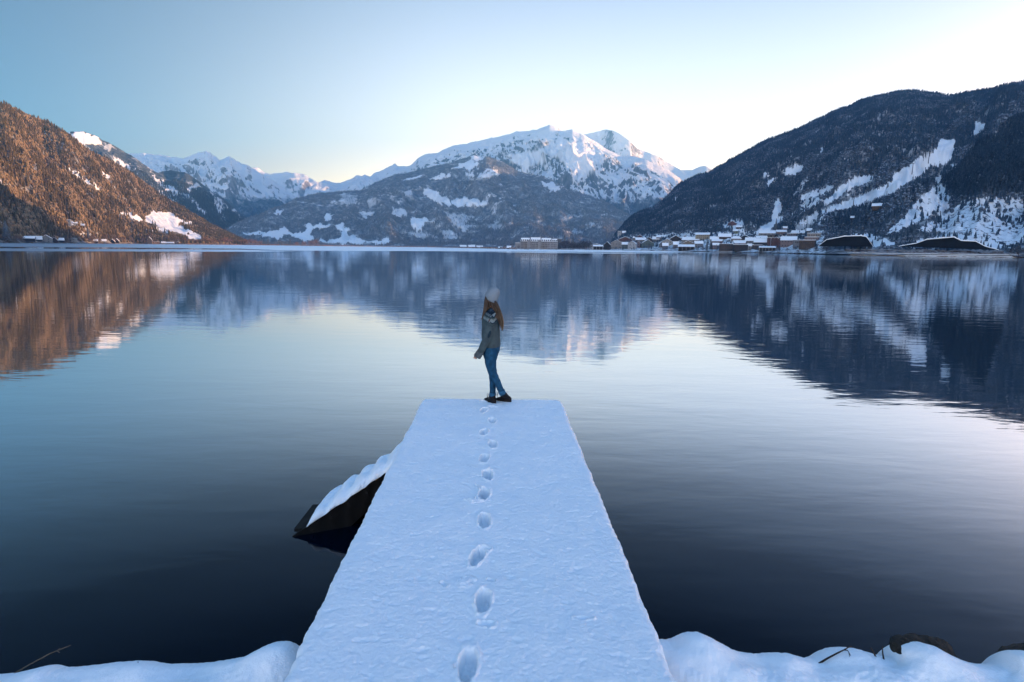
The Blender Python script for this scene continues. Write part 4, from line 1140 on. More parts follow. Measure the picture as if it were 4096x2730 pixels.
# --- sweater with a patterned yoke
def m_knit():
    t = NT('knit_sweater'); c = t.coord('Object')
    sx = t.node('ShaderNodeSeparateXYZ'); t.link(c, sx.inputs[0])
    z0 = float(L(Q(1966, 1228))[2]); z1 = float(L(Q(1966, 1292))[2])
    xc = float(L(Q(1966, 1260))[0])
    # distance down from the neck, following the shoulders
    u = t.math('SUBTRACT', sx.outputs[0], t.math('MULTIPLY', sx.outputs[1], .8))
    zz = t.math('DIVIDE', t.math('SUBTRACT', z0, sx.outputs[2]), z0 - z1)
    side_ = t.math('MULTIPLY', t.math('ABSOLUTE', t.math('SUBTRACT', sx.outputs[0], xc + .005)), 1.6)
    zz = t.math('ADD', zz, side_)
    zig = t.math('PINGPONG', t.math('MULTIPLY', u, 1.0), .019)
    v = t.math('SUBTRACT', zz, t.math('MULTIPLY', zig, 7.5))
    cr = t.node('ShaderNodeValToRGB'); t.link(v, cr.inputs[0]); cr.color_ramp.interpolation = 'CONSTANT'
    base = (.075, .108, .120); navy = (.012, .028, .05); pale = (.22, .29, .32); teal = (.07, .12, .12)
    bands = [(0, (.05, .08, .11)), (.12, navy), (.36, pale), (.44, navy), (.51, teal), (.56, navy), (.60, (.22, .28, .28)), (.72, pale), (.79, navy), (.86, base), (.90, teal), (.93, base), (.97, navy), (1.0, base)]
    e = cr.color_ramp.elements; e[0].position, e[0].color = 0, (*bands[0][1], 1); e[1].position, e[1].color = 1, (*base, 1)
    for p_, c_ in bands[1:-1]:
        x_ = e.new(p_); x_.color = (*c_, 1)
    n = t.noise(c, 9, 5, .6)
    col = t.mix(t.ramp(n, .3, .7), (.72, .72, .74), (1.12, 1.12, 1.08))
    m_ = t.mix(1.0, cr.outputs[0], col, 'MULTIPLY')
    t.set(Base_Color=m_, Roughness=.95); t.p.inputs['Specular IOR Level'].default_value = 0.05
    wv = t.node('ShaderNodeTexWave'); t.link(c, wv.inputs[0]); wv.inputs['Scale'].default_value = 55; wv.inputs['Distortion'].default_value = 3
    t.bump(t.math('ADD', t.math('MULTIPLY', wv.outputs['Fac'], .2), n), .012)
    return t.m
M['knit'] = m_knit()
b = MB()
b.loft(rings([(1229, 1956, 1984, .065, 0), (1236, 1950, 1988, .085, 0), (1243, 1946, 1991, .13, 0), (1253, 1941, 1994, .175, 0), (1266, 1935, 1996, .19, 0), (1285, 1930, 1997, .185, 0), (1306, 1929, 1998, .175, 0), (1330, 1927, 1999, .165, 0),
              (1350, 1927, 2000, .165, 0), (1372, 1934, 2001, .175, 0), (1384, 1940, 2000.5, .18, 0), (1387, 1942, 1998, .17, 0)]), 30)
limb(b, [(1966, 1250, -.14, 17, .055), (1963, 1272, -.175, 18, .06), (1959, 1305, -.20, 17.5, .056), (1953, 1335, -.205, 16.5, .052), (1944, 1362, -.20, 16, .05), (1930, 1392, -.17, 14.5, .045), (1920, 1410, -.145, 13.2, .042), (1912, 1422, -.13, 13.5, .042)])
limb(b, [(1970, 1250, .14, 17, .055), (1968, 1272, .17, 17, .058), (1963, 1305, .175, 16, .055), (1956, 1335, .165, 15, .05), (1947, 1362, .15, 13.5, .045), (1935, 1388, .13, 12.5, .042), (1928, 1402, .12, 12, .04)])
sweater = b.build('sweater', M['knit'], person); voxel(sweater, .0065, 3, .5)
md = sweater.modifiers.new('folds', 'DISPLACE'); tx = bpy.data.textures.new('knit_folds', 'CLOUDS'); tx.noise_scale = .08; md.texture = tx; md.strength = .014; md.mid_level = .5
# elbow patch on the near sleeve
pc = L(Q(1957, 1338, -.245)); ax_ = (L(Q(1950, 1356, -.245)) - L(Q(1961, 1320, -.245))).normalized()
sd_ = ax_.cross(Vector((0, 1, 0))).normalized()
MB().ball(pc, (.060, .022, .016), (ax_, sd_, ax_.cross(sd_)), 16, 10).build('elbow_patch', flat('navy_suede', (.012, .03, .045), .9, .2, 60), sweater, True)
# small leather tag
lt = L(Q(1957, 1283, -.245))
MB().box(lt, (.007, .006, .013), .1).build('leather_tag', flat('tag_leather', (.16, .05, .025), .7), sweater)
# ribbed cuff of the near sleeve
def ribbed(name, pts, n=60, nr=18, amp=.03, parent=None, mat=None):
    P3 = [L(Q(*p[:3])) for p in pts]; t = (P3[-1] - P3[0]).normalized(); a = Vector((t.z, 0, -t.x)).normalized(); bb = t.cross(a)
    R = [(P3[i], a * pts[i][3] * MPX, bb * pts[i][4]) for i in range(len(pts))]
    return MB().loft(R, n, lambda i, q: 1 + amp * math.cos(q * nr)).build(name, mat, parent, True)
M['knit_plain'] = flat('knit_rib', (.08, .10, .11), .95, .2, 30)
ribbed('cuff', [(1925, 1402, -.15, 13.0, .043), (1919, 1412, -.143, 14.6, .046), (1908.5, 1428, -.128, 15.2, .047), (1908, 1429, -.128, 12, .038)], parent=sweater, mat=M['knit_plain'])

# --- beanie
M['wool'] = flat('grey_wool', (.20, .25, .29), .95, .06, 60)
def hatring(cx, cy, h, dep, tilt):
    c = L(Q(cx, cy, 0)); a = Vector((math.cos(tilt), 0, -math.sin(tilt)))
    return (c, a * h * MPX, Vector((0, 1, 0)) * dep)
T0 = math.radians(27)
hat = MB().loft([hatring(1963.5, 1200, 23.0, .088, T0), hatring(1965, 1194, 25.4, .098, T0), hatring(1968, 1185, 26.4, .102, T0), hatring(1972, 1177, 26.2, .100, T0 + .02), hatring(1977, 1169, 24.0, .092, T0 + .06), hatring(1982, 1163, 20.5, .076, T0 + .14),
                 hatring(1988, 1158.5, 14.5, .052, T0 + .25), hatring(1992, 1156.5, 8, .03, T0 + .3), hatring(1993.5, 1156, 2, .01, T0 + .3)], 96, lambda i, q: 1 + .014 * math.cos(q * 32)).build('beanie', M['wool'], person, True)
MB().loft([hatring(1961, 1204, 22.6, .088, T0), hatring(1961.3, 1204.2, 24.6, .094, T0), hatring(1963, 1198, 26.0, .102, T0), hatring(1966, 1189, 27.4, .107, T0), hatring(1968.5, 1182, 27.6, .107, T0), hatring(1969.3, 1180, 26.6, .102, T0)], 96,
          lambda i, q: 1 + .016 * math.cos(q * 32)).build('folded_brim', M['wool'], hat, True)

# --- long hair, many tapering locks
def m_hair():
    t = NT('long_hair'); c = t.coord('Object'); sx = t.node('ShaderNodeSeparateXYZ'); t.link(c, sx.inputs[0])
    zt = float(L(Q(1966, 1210))[2]); zb = float(L(Q(1966, 1320))[2])
    g = t.ramp(sx.outputs[2], zb, zt, 1, 0)
    n = t.noise(t.coord('Object', (60, 60, 4)), 1.2, 3, .6)
    col = t.mix(g, (.05, .032, .02), (.21, .145, .09)); col = t.mix(t.ramp(n, .35, .65), t.mix(.6, col, (.03, .014, .008)), col)
    t.set(Base_Color=col, Roughness=.45); t.p.inputs['Specular IOR Level'].default_value = 0.4
    t.bump(n, .004); return t.m
M['hair'] = m_hair()
rs = np.random.RandomState(21); b = MB()
def lock(pts, r):
    P3 = [L(Q(*p)) for p in pts]
    # smooth the polyline
    S_ = []
    for i in range(len(P3) - 1):
        p0 = P3[max(i - 1, 0)]; p1, p2 = P3[i], P3[i + 1]; p3 = P3[min(i + 2, len(P3) - 1)]
        for t in (0, .33, .67):
            S_.append(.5 * ((2 * p1) + (p2 - p0) * t + (2 * p0 - 5 * p1 + 4 * p2 - p3) * t * t + (3 * p1 - p0 - 3 * p2 + p3) * t ** 3))
    S_.append(P3[-1]); n = len(S_)
    b.tube(S_, [r * (min(1, .5 + 3 * i / n)) * (1 - (i / (n - 1)) ** 3 * .9) for i in range(n)], 6)
for k in range(95):      # the mass falling down her back
    f = rs.rand(); d = -.09 + .17 * rs.rand(); e = rs.rand()
    x0 = 1960 + 24 * f; end = 1270 + 56 * (f ** .6) - 24 * e * (1 - f)
    lock([(x0, 1196 + 10 * f, d * .8), (x0 + 3 + 4 * f, 1214 + 4 * f, d), (1972 + 28 * f + 2 * e, 1240, d - .02), (1980 + 30 * f, 1268, d - .03), (1985 + 28 * f + 3 * e, 1268 + (end - 1268) * .5, d - .03), (1992 + 18 * f + rs.randn() * 2, end, d - .02)],
         .006 + .006 * rs.rand())
for k in range(60):      # in front of her shoulder
    f = rs.rand(); d = -.085 + .10 * rs.rand(); e = rs.rand()
    end = 1240 + 50 * (1 - f) - 16 * e
    lock([(1942 + 24 * f, 1186 + 18 * f, d), (1938 + 24 * f, 1210, d - .01), (1936 + 24 * f, 1230, d - .02), (1930 + 24 * f, 1230 + (end - 1230) * .6, d - .03), (1926 + 22 * f + rs.randn() * 1.5, end, d - .03)], .0055 + .005 * rs.rand())
b.build('hair', M['hair'], person, True)

# --- boots
M['boot'] = flat('black_boot_leather', (.006, .005, .006), .55, .4, 40); M['lace'] = flat('bootlace', (.05, .035, .04), .8); M['metal'] = flat('eyelet', (.4, .4, .42), .3, .1, 1, 1.0)
def boot(sh, heel, toe, name):
    """sh: shaft points (px,py,dy,half px), heel and toe: ground points (px,py)"""
    G = lambda p: L(at_z(float(p[0]), float(p[1]), DECK - .03))
    h, t_ = G(heel), G(toe); h.z = t_.z = .032
    d = (t_ - h).normalized(); s_ = Vector((-d.y, d.x, 0)); ln = .27
    t_ = h + d * ln
    b = MB()
    b.loft([(h + d * .01 + UP * .05, d * .03, s_ * .03), (h + d * .03 + UP * .045, d * .01 + UP * .04, s_ * .037), (h + d * .09 + UP * .05, UP * .045, s_ * .036), (h + d * .16 + UP * .042, UP * .038, s_ * .044), (h + d * .22 + UP * .034, UP * .03, s_ * .044), (t_ + UP * .028, UP * .016, s_ * .022)][1:], 16)
    b.ball(h + d * .055 + UP * .055, (.055, .037, .05), (d, s_, UP), 14, 10)
    top = L(Q(*sh[0][:3])) + UP * .012; an = h + d * .065 + UP * .075
    R = []
    for f in (0, .3, .6, 1.0):
        c = top.lerp(an, f); k = 1 - .12 * math.sin(f * 3.1)
        R.append((c, d * .056 * k, s_ * .047 * k))
    b.loft(R, 18)
    b.loft([(top, d * .052, s_ * .045), (top.lerp(h + d * .09 + UP * .03, .45), d * .066, s_ * .045), (h + d * .105 + UP * .07, d * .095, s_ * .044), (h + d * .118 + UP * .035, d * .118, s_ * .044), (h + d * .12 + UP * .008, d * .12, s_ * .042)], 18)
    o = b.build('boot', M['boot'], person); voxel(o, .006, 3, .5)
    # lugged sole
    sb = MB()
    sb.loft([(h + d * (.0 + .27 * f) + UP * .004, d * .001 + UP * .014, s_ * w) for f, w in ((.0, .02), (.05, .036), (.3, .035), (.6, .046), (.85, .044), (1.0, .02))], 12)
    for i in range(9):
        for sg in (-1, 1): sb.box(h + d * (.02 + .028 * i) + s_ * sg * .028 - UP * .012, (.009, .013, .008), math.atan2(d.y, d.x))
    sb.build('sole', M['boot'], o)
    # laces up the front with a loose loop hanging
    lb = MB(); fr = [an.lerp(top, f) + d * (.058 + .012 * (1 - f)) for f in (0, .2, .4, .6, .8, 1.0)]
    for i in range(5):
        for sg in (-1, 1): lb.tube([fr[i] + s_ * sg * .02, fr[i + 1] * .5 + fr[i] * .5 + d * .008, fr[i + 1] - s_ * sg * .02], .0022, 5)
    tp = fr[-1]
    out_ = -s_ if s_.y > 0 else s_
    for w, dn in ((.03, .06), (.012, .08)):
        lp = [tp + out_ * .02, tp + d * w + UP * .006 + out_ * .03, tp + d * (w + .008) - UP * dn * .5 + out_ * .03, tp + d * w * .8 - UP * dn + out_ * .03, tp + d * .01 - UP * dn * .6 + out_ * .04, tp + out_ * .03]
        lb.tube(lp, .0022, 5)
    bk = top - d * .055
    ring_ = [bk + UP * .005, bk - d * .018 + UP * .02, bk - d * .034 + UP * .022, bk - d * .04 + UP * .008, bk - d * .02 - UP * .002, bk]
    lb.build('laces', M['lace'], o, True)
    MB().tube(ring_, .0018, 5).build('heel_loop', M['lace'], o, True)
    for i in range(5):
        MB().ball(fr[i] - d * .016 + out_ * .040, (.004, .004, .004), None, 6, 5).build('eyelet', M['metal'], o)
    return o
boot([(1969, 1583, .05, 13)], (1983, 1622), (1939, 1606), 'l')
boot([(2011, 1574, -.04, 13)], (2046, 1616), (1997, 1608), 'r')
# ------------------------------------------------------------------ houses along the shores
def ground(px, py, plain=False):
    """ground under a pixel: the right hillside, the left hillside or the shore plain"""
    if not plain:
        Lr = L_R if px > 2440 else (L_A if px < 990 else None)
        if Lr is not None:
            q = on_layer(Lr, px, py)
            X, Y = proj(q)
            if abs(X - px) < 12 and abs(Y - py) < 8: return q
    az, _ = azel(px, py); r = float(shore_r(np.float64(px)))
    sy = float(interp(SHORE, px)); r = r + 6 + max(0., sy - py) * r * .012
    z = float(np.interp(r - float(shore_r(np.float64(px))), [0, 1, 3, 9500], [0, .45, .7, 3.0]))
    return np.array([r * math.sin(az), r * math.cos(az), z])
PAL = dict(white=(0.341, 0.341, 0.350), cream=(0.341, 0.291, 0.224), yellow=(0.310, 0.236, 0.112), ochre=(0.236, 0.155, 0.059), brown=(0.081, 0.046, 0.030), dark=(0.034, 0.028, 0.030), red=(0.149, 0.046, 0.036), rose=(0.223, 0.124, 0.112),
           grey=(0.161, 0.161, 0.178), green=(0.087, 0.136, 0.119), lime=(0.124, 0.211, 0.106), beige=(0.248, 0.223, 0.198), orange=(0.279, 0.136, 0.053), blue=(0.099, 0.124, 0.172))
for k_ in PAL:
    g_ = sum(PAL[k_]) / 3; PAL[k_] = tuple(c * .5 + g_ * .46 for c in PAL[k_])
WM = {}
def wall_mat(c):
    if c not in WM: WM[c] = flat('plaster_' + c if c not in ('dark', 'brown') else 'timber_' + c, PAL[c], .85, .18, .4)
    return WM[c]
M['roof_edge'] = flat('roof_board', (.09, .055, .04), .8, .3, .6)
M['glass'] = flat('window_glass', (.03, .035, .045), .2, .2, 1)
M['roof_snow'] = m_snow('roof_snow', .3, .15)
M['post_wood'] = flat('weathered_timber', (.11, .085, .07), .85, .3, .5)  # plain timber of the promenade posts
GRP_T = 'snow-roofed houses of the town on the right shore'
def house(px0, px1, yt, yb, col, kind, label, rf=.45, group=None, nw=3, cat='house', floors=2, yaw=None, name='house', plain=False, lift=0.0):
    pxc = (px0 + px1) / 2
    g = ground(pxc, yb, plain); D = float(np.hypot(g[0], g[1]))
    dcam = float(-((g - np.array([0, 0, HC])) @ CR)[2])
    m = dcam / FPX
    Wd, H = (px1 - px0) * m, (yb - yt) * m * 1.02
    az = math.atan2(g[0], g[1])
    rz = -az + (yaw if yaw is not None else rs_t.uniform(-.18, .18))
    e = empty(name, (g[0], g[1], g[2] - .4 + lift), rz); tag(e, label, cat, group)
    H += .4
    hw = Wd / 2; he = H * (1 - rf); sn = min(.55, .09 * H)
    dep = float(np.clip(Wd * (.8 if kind == 'gable' else .55), 7, 17)) if kind != 'flat' else float(np.clip(Wd * .4, 9, 16))
    hd = dep / 2; ov = min(.9, .06 * Wd + .3)
    wm = wall_mat(col)
    b = MB()
    if kind == 'gable':
        iw = hw - ov * .6
        b.prism([(-iw, -hd, 0), (iw, -hd, 0), (iw, -hd, he), (0, -hd, H - sn - .3), (-iw, -hd, he)], (0, 0, 0), (0, dep, 0)); w = b.build('wall', wm, e); recalc(w)
        r = MB(); s = MB()
        for sg in (-1, 1):
            a = (0, -hd - ov, H - sn); c = (sg * hw, -hd - ov, he - (H - he) * .12)
            r.prism([(a[0], a[1], a[2] - .22), (c[0], c[1], c[2] - .22), c, a], (0, 0, 0), (0, dep + 2 * ov, 0))
            s.prism([(a[0], a[1] + .1, a[2] + .01), (c[0] * .99, c[1] + .1, c[2] + .01), (c[0] * .985, c[1] + .1, c[2] + sn * .8), (a[0], a[1] + .1, a[2] + sn)], (0, 0, 0), (0, dep + 2 * ov - .2, 0))
        rr_ = r.build('roof', M['roof_edge'], e); recalc(rr_); q = s.build('snow', M['roof_snow'], rr_); recalc(q)
        top = (hw * .35, hd * .2, H - (H - he) * .35)
    elif kind == 'side':
        ih = hd - ov * .6
        b.prism([(-hw + ov, -ih, 0), (-hw + ov, ih, 0), (-hw + ov, ih, he), (-hw + ov, 0, H - sn - .3), (-hw + ov, -ih, he)], (0, 0, 0), (Wd - 2 * ov, 0, 0)); w = b.build('wall', wm, e); recalc(w)
        r = MB(); s = MB()
        for sg in (-1, 1):
            a = (-hw, 0, H - sn); c = (-hw, sg * (hd + ov * .4), he - (H - he) * .1)
            r.prism([(a[0], a[1], a[2] - .22), (c[0], c[1], c[2] - .22), c, a], (0, 0, 0), (Wd, 0, 0))
            s.prism([(a[0] + .1, a[1], a[2] + .01), (c[0] + .1, c[1] * .99, c[2] + .01), (c[0] + .1, c[1] * .985, c[2] + sn * .8), (a[0] + .1, a[1], a[2] + sn)], (0, 0, 0), (Wd - .2, 0, 0))
        rr_ = r.build('roof', M['roof_edge'], e); recalc(rr_); q = s.build('snow', M['roof_snow'], rr_); recalc(q)
        hd_ = ih; top = (hw * .4, hd * .1, H - (H - he) * .25)
    elif kind == 'hip':
        b.box((0, 0, he / 2), (hw - ov, hd - ov, he / 2)); b.build('wall', wm, e)
        r = MB().add([(-hw, -hd, he), (hw, -hd, he), (hw, hd, he), (-hw, hd, he), (-hw * .45, 0, H - sn), (hw * .45, 0, H - sn)], [(0, 1, 5, 4), (1, 2, 5), (2, 3, 4, 5), (3, 0, 4), (3, 2, 1, 0)])
        rr_ = r.build('roof', M['roof_edge'], e)
        k_ = sn
        MB().add([(-hw, -hd, he + .03), (hw, -hd, he + .03), (hw, hd, he + .03), (-hw, hd, he + .03), (-hw * .46, 0, H), (hw * .46, 0, H), (-hw * .97, -hd * .97, he + k_), (hw * .97, -hd * .97, he + k_), (hw * .97, hd * .97, he + k_), (-hw * .97, hd * .97, he + k_)],
                 [(6, 7, 5, 4), (7, 8, 5), (8, 9, 4, 5), (9, 6, 4), (0, 1, 7, 6), (1, 2, 8, 7), (2, 3, 9, 8), (3, 0, 6, 9), (3, 2, 1, 0)]).build('snow', M['roof_snow'], rr_)
        top = (hw * .3, 0, H - (H - he) * .3)
    else:
        b.box((0, 0, (H - sn - .3) / 2), (hw - .3, hd - .3, (H - sn - .3) / 2)); b.build('wall', wm, e)
        rr_ = MB().box((0, 0, H - sn - .15), (hw, hd, .15)).build('roof', M['roof_edge'], e)
        MB().box((0, 0, H - sn / 2 + .002), (hw - .1, hd - .1, sn / 2), 0, .97).build('snow', M['roof_snow'], rr_)
        he = H - sn - .3; top = None
    if top and Wd > 9:
        c_ = MB().box((top[0], top[1], top[2] + .9), (.45, .45, 1.5)).build('chimney', wall_mat('grey'), rr_)
    # windows on the lake side
    yf = (-hd if kind in ('gable',) else (-(hd - ov * .6) if kind == 'side' else (-(hd - ov) if kind == 'hip' else -(hd - .3))))
    fl = max(1, min(floors, int(he / 2.6)))
    for f in range(fl):
        for i in range(nw):
            x = (-.5 + (i + .5) / nw) * (Wd - 2 * ov) * .9
            MB().box((x, yf - .04, he * (f + .55) / fl), (min(.75, Wd / nw * .25), .07, min(.8, he / fl * .27))).build('window', M['glass'], e)
    return e, m
rs_t = random.Random(4)
T = [
 (2359, 2412, 960, 984, 'white', 'gable', 'white gabled house between the bare trees and the boathouses, pavilion in front', .35, 4),
 (2415, 2444, 964, 996, 'dark', 'gable', 'dark timber boathouse with steep gable beside the snowy quay', .4, 2),
 (2442, 2489, 961, 996, 'beige', 'gable', 'pale grey gabled house right of the dark timber boathouse', .32, 3),
 (2486, 2512, 970, 996, 'green', 'side', 'small greenish shore house squeezed between two pale gables', .35, 2),
 (2512, 2546, 965, 996, 'white', 'gable', 'white gabled house with brown bargeboards left of the green gable', .35, 2),
 (2546, 2562, 964, 992, 'rose', 'gable', 'narrow rose gabled house touching the big green gable', .35, 1),
 (2562, 2612, 960, 992, 'green', 'gable', 'large green chalet with dark wide gable near the shore', .42, 4),
 (2471, 2528, 948, 968, 'red', 'gable', 'wide red-brown gabled house behind the pale shore gables', .55, 3),
 (2405, 2430, 954, 966, 'dark', 'gable', 'small dark gabled house behind the white house at the trees', .5, 2),
 (2549, 2570, 940, 952, 'red', 'gable', 'little red gabled house at the forest edge above the church turret', .5, 1),
 (2541, 2584, 951, 966, 'brown', 'side', 'brown house with long snow roof behind the green chalet', .6, 3),
 (2582, 2612, 949, 968, 'brown', 'gable', 'brown gabled house above the green chalet', .5, 2),
 (2610, 2640, 948, 968, 'grey', 'side', 'grey house with a snow roof left of the town spruce', .5, 2),
 (2627, 2680, 941, 954, 'rose', 'side', 'long rose house high in the back row, above the town spruce', .6, 4),
 (2650, 2692, 957, 984, 'cream', 'gable', 'cream house with cross gable right of the town spruce', .38, 3),
 (2634, 2654, 967, 990, 'grey', 'gable', 'small grey gable house just left of the cream house', .4, 1),
 (2647, 2673, 973, 1000, 'blue', 'side', 'blue-grey shed-like house in front of the cream house', .4, 2),
 (2680, 2722, 944, 966, 'dark', 'gable', 'big dark gabled house right of the long rose house', .5, 3),
 (2722, 2748, 943, 962, 'red', 'gable', 'dark red gabled house next to the big dark gable', .5, 2),
 (2728, 2797, 949, 968, 'beige', 'side', 'long beige house with a broad snow roof below the yellow hotel', .6, 5),
 (2782, 2838, 933, 958, 'yellow', 'side', 'tall yellow hotel with snow roof standing over the back row', .32, 6),
 (2726, 2776, 964, 988, 'ochre', 'gable', 'ochre house right above the open lake pavilion', .45, 3),
 (2690, 2714, 968, 994, 'grey', 'side', 'grey house left of the ochre house', .45, 2),
 (2776, 2812, 966, 990, 'grey', 'side', 'grey house right of the ochre house', .4, 3),
 (2848, 2876, 973, 998, 'rose', 'side', 'rose house behind the dark spruces at the shore', .35, 2),
 (2845, 2890, 959, 982, 'red', 'side', 'brick red house with long snow roof behind the dark spruces', .3, 4),
 (2838, 2874, 946, 966, 'cream', 'side', 'cream back-row house just right of the yellow hotel', .5, 3),
 (2873, 2924, 936, 958, 'brown', 'side', 'brown house with long white roof at the foot of the hill', .55, 3),
 (2922, 2965, 946, 966, 'beige', 'hip', 'beige house with hipped snow roof', .5, 3),
 (2962, 2998, 941, 960, 'dark', 'gable', 'dark gabled house at the bottom of the ski run, left side', .5, 2),
 (2979, 3020, 951, 976, 'grey', 'side', 'grey house with snow roof below the ski run', .5, 3),
 (2932, 2982, 963, 984, 'rose', 'side', 'rose house with a bright snow roof above the long dark hotel', .5, 3),
 (2877, 2930, 976, 1006, 'brown', 'flat', 'left half of the long dark shore hotel, flat snow-edged roof', .2, 6),
 (2931, 2987, 979, 1006, 'dark', 'flat', 'right half of the long dark shore hotel, flat snow-edged roof', .2, 6),
 (2987, 3006, 976, 1002, 'cream', 'side', 'pale cream house in the gap right of the long dark hotel', .35, 1),
 (3017, 3071, 955, 982, 'dark', 'side', 'big dark chalet with sloping snow roof left of the red gable row', .55, 3),
 (3004, 3046, 981, 1006, 'brown', 'flat', 'low brown lake house left of the boathouse on posts', .3, 4),
 (3034, 3097, 925, 944, 'grey', 'side', 'grey house with wide snow roof at the end of the ski run', .55, 4),
 (3022, 3065, 946, 962, 'rose', 'side', 'rose house behind the big dark chalet', .5, 3),
 (3104, 3144, 919, 934, 'rose', 'side', 'pale rose house high on the slope under the two run spruces', .5, 3),
 (3168, 3218, 922, 938, 'dark', 'side', 'dark house with thick snow roof high on the slope', .6, 3),
 (3227, 3263, 914, 931, 'dark', 'side', 'highest dark house with snow roof at the right end of town', .6, 2),
 (3147, 3209, 935, 952, 'grey', 'flat', 'long grey flat-roofed building in the upper right of town', .4, 6),
 (3230, 3282, 934, 950, 'beige', 'flat', 'beige flat-roofed building under the highest dark house', .4, 5),
 (3221, 3273, 949, 966, 'rose', 'flat', 'rose flat-roofed building just above the balcony apartments', .3, 5),
 (3123, 3184, 948, 990, 'rose', 'side', 'large rose house with big snow roof right of the red gable row', .34, 5),
 (3172, 3201, 961, 994, 'grey', 'flat', 'narrow grey apartment block left of the balcony apartments', .2, 3),
 (3200, 3258, 961, 998, 'brown', 'flat', 'brown apartment block with snowy balconies at the right end of town', .2, 6),
 (2914, 2946, 883, 900, 'red', 'gable', 'red chalet alone on the snowy clearing above town', .5, 2),
 (2942, 2967, 905, 917, 'dark', 'side', 'dark hut below the red chalet', .5, 2),
 (2930, 2952, 919, 935, 'lime', 'side', 'green house on the slope below the red chalet', .4, 2),
 (3128, 3150, 905, 919, 'rose', 'side', 'small rose house beside the ski run, above the town', .5, 1),
 (3491, 3559, 815, 842, 'brown', 'side', 'wide mountain lodge under a white roof right of the ski run', .4, 5),
 (3403, 3428, 866, 880, 'dark', 'side', 'small snow-roofed hut in the bushes below the lodge', .5, 1),
 (3643, 3667, 776, 788, 'dark', 'side', 'tiny snow-roofed hut above the lodge', .5, 1),
 (2471, 2486, 926, 948, 'white', 'flat', 'tall white house corner at the left edge of the wooded hill', .1, 1),
 (2487, 2503, 925, 940, 'grey', 'side', 'grey house next to the tall white one at the hill edge', .5, 1),
]
for r_ in T:
    house(r_[0], r_[1], r_[2], r_[3], r_[4], r_[5], r_[6], r_[7], GRP_T, r_[8])
# row of four narrow red gables
for i, wd in enumerate(('leftmost', 'second from the left', 'third from the left', 'rightmost')):
    house(3066 + 14.5 * i, 3081 + 14.5 * i, 949 + i, 992, 'red', 'gable', 'tall narrow red gabled house, %s of the row of four' % wd, .14, 'row of four narrow red gables', 1, floors=3, yaw=0)
# left shore
GL = 'boathouses and cottages on the shaded left shore'
for r_ in [
 (168, 206, 941, 971, 'beige', 'gable', 'beige boathouse with white roof, largest on the shaded left shore', .4, 2),
 (140, 168, 945, 966, 'dark', 'side', 'dark shed joined to the left of the beige boathouse', .6, 1),
 (86, 136, 946, 968, 'dark', 'side', 'long dark boathouse farthest left with faint snow roof', .4, 2),
 (208, 232, 950, 971, 'brown', 'gable', 'small brown boathouse right of the beige boathouse', .6, 1),
 (234, 256, 953, 971, 'dark', 'side', 'low dark shed with white roof between boathouse and beige cube', .5, 1),
 (284, 307, 953, 971, 'cream', 'flat', 'cube-shaped cream bath house at the left waterline', .1, 1),
 (372, 392, 957, 972, 'dark', 'side', 'small dark hut below the shaded snow meadow', .5, 1),
 (408, 426, 958, 973, 'grey', 'side', 'small grey hut in the shade, left of the dark pair of roofs', .5, 1),
 (442, 460, 957, 973, 'dark', 'gable', 'dark gabled boathouse, left one of the pair', .55, 1),
 (458, 476, 955, 973, 'brown', 'gable', 'brown gabled boathouse, right one of the pair', .55, 1),
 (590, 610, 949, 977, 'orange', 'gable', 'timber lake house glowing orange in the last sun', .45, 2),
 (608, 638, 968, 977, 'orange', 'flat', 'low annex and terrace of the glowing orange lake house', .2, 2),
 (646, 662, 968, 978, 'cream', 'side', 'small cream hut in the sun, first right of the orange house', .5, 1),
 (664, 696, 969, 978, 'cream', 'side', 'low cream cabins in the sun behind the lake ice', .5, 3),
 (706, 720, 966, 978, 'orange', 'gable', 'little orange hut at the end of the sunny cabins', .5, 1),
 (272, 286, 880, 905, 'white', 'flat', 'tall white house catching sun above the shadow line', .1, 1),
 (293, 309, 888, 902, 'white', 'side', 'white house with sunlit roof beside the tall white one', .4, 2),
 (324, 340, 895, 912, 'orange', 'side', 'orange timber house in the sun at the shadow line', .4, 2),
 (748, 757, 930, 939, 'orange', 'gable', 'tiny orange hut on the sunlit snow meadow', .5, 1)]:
    house(r_[0], r_[1], r_[2], r_[3], r_[4], r_[5], r_[6], r_[7], GL, r_[8])
GS = 'farmhouses on the flat far shore'
for r_ in [
 (1838, 1866, 979, 990, 'beige', 'side', 'beige farmhouse, leftmost of the far shore cluster', .55, 2),
 (1872, 1900, 978, 990, 'brown', 'side', 'brown farmhouse in the middle of the far shore cluster', .6, 2),
 (1905, 1932, 981, 991, 'white', 'side', 'white farmhouse, rightmost of the far shore cluster', .6, 2),
 (1992, 2010, 989, 997, 'grey', 'side', 'grey boat shed on the shore left of the grand hotel', .6, 1),
 (2027, 2046, 985, 997, 'brown', 'side', 'brown boat shed next to the grand hotel steps', .6, 1)]:
    house(r_[0], r_[1], r_[2], r_[3], r_[4], r_[5], r_[6], r_[7], GS, r_[8], plain=True)

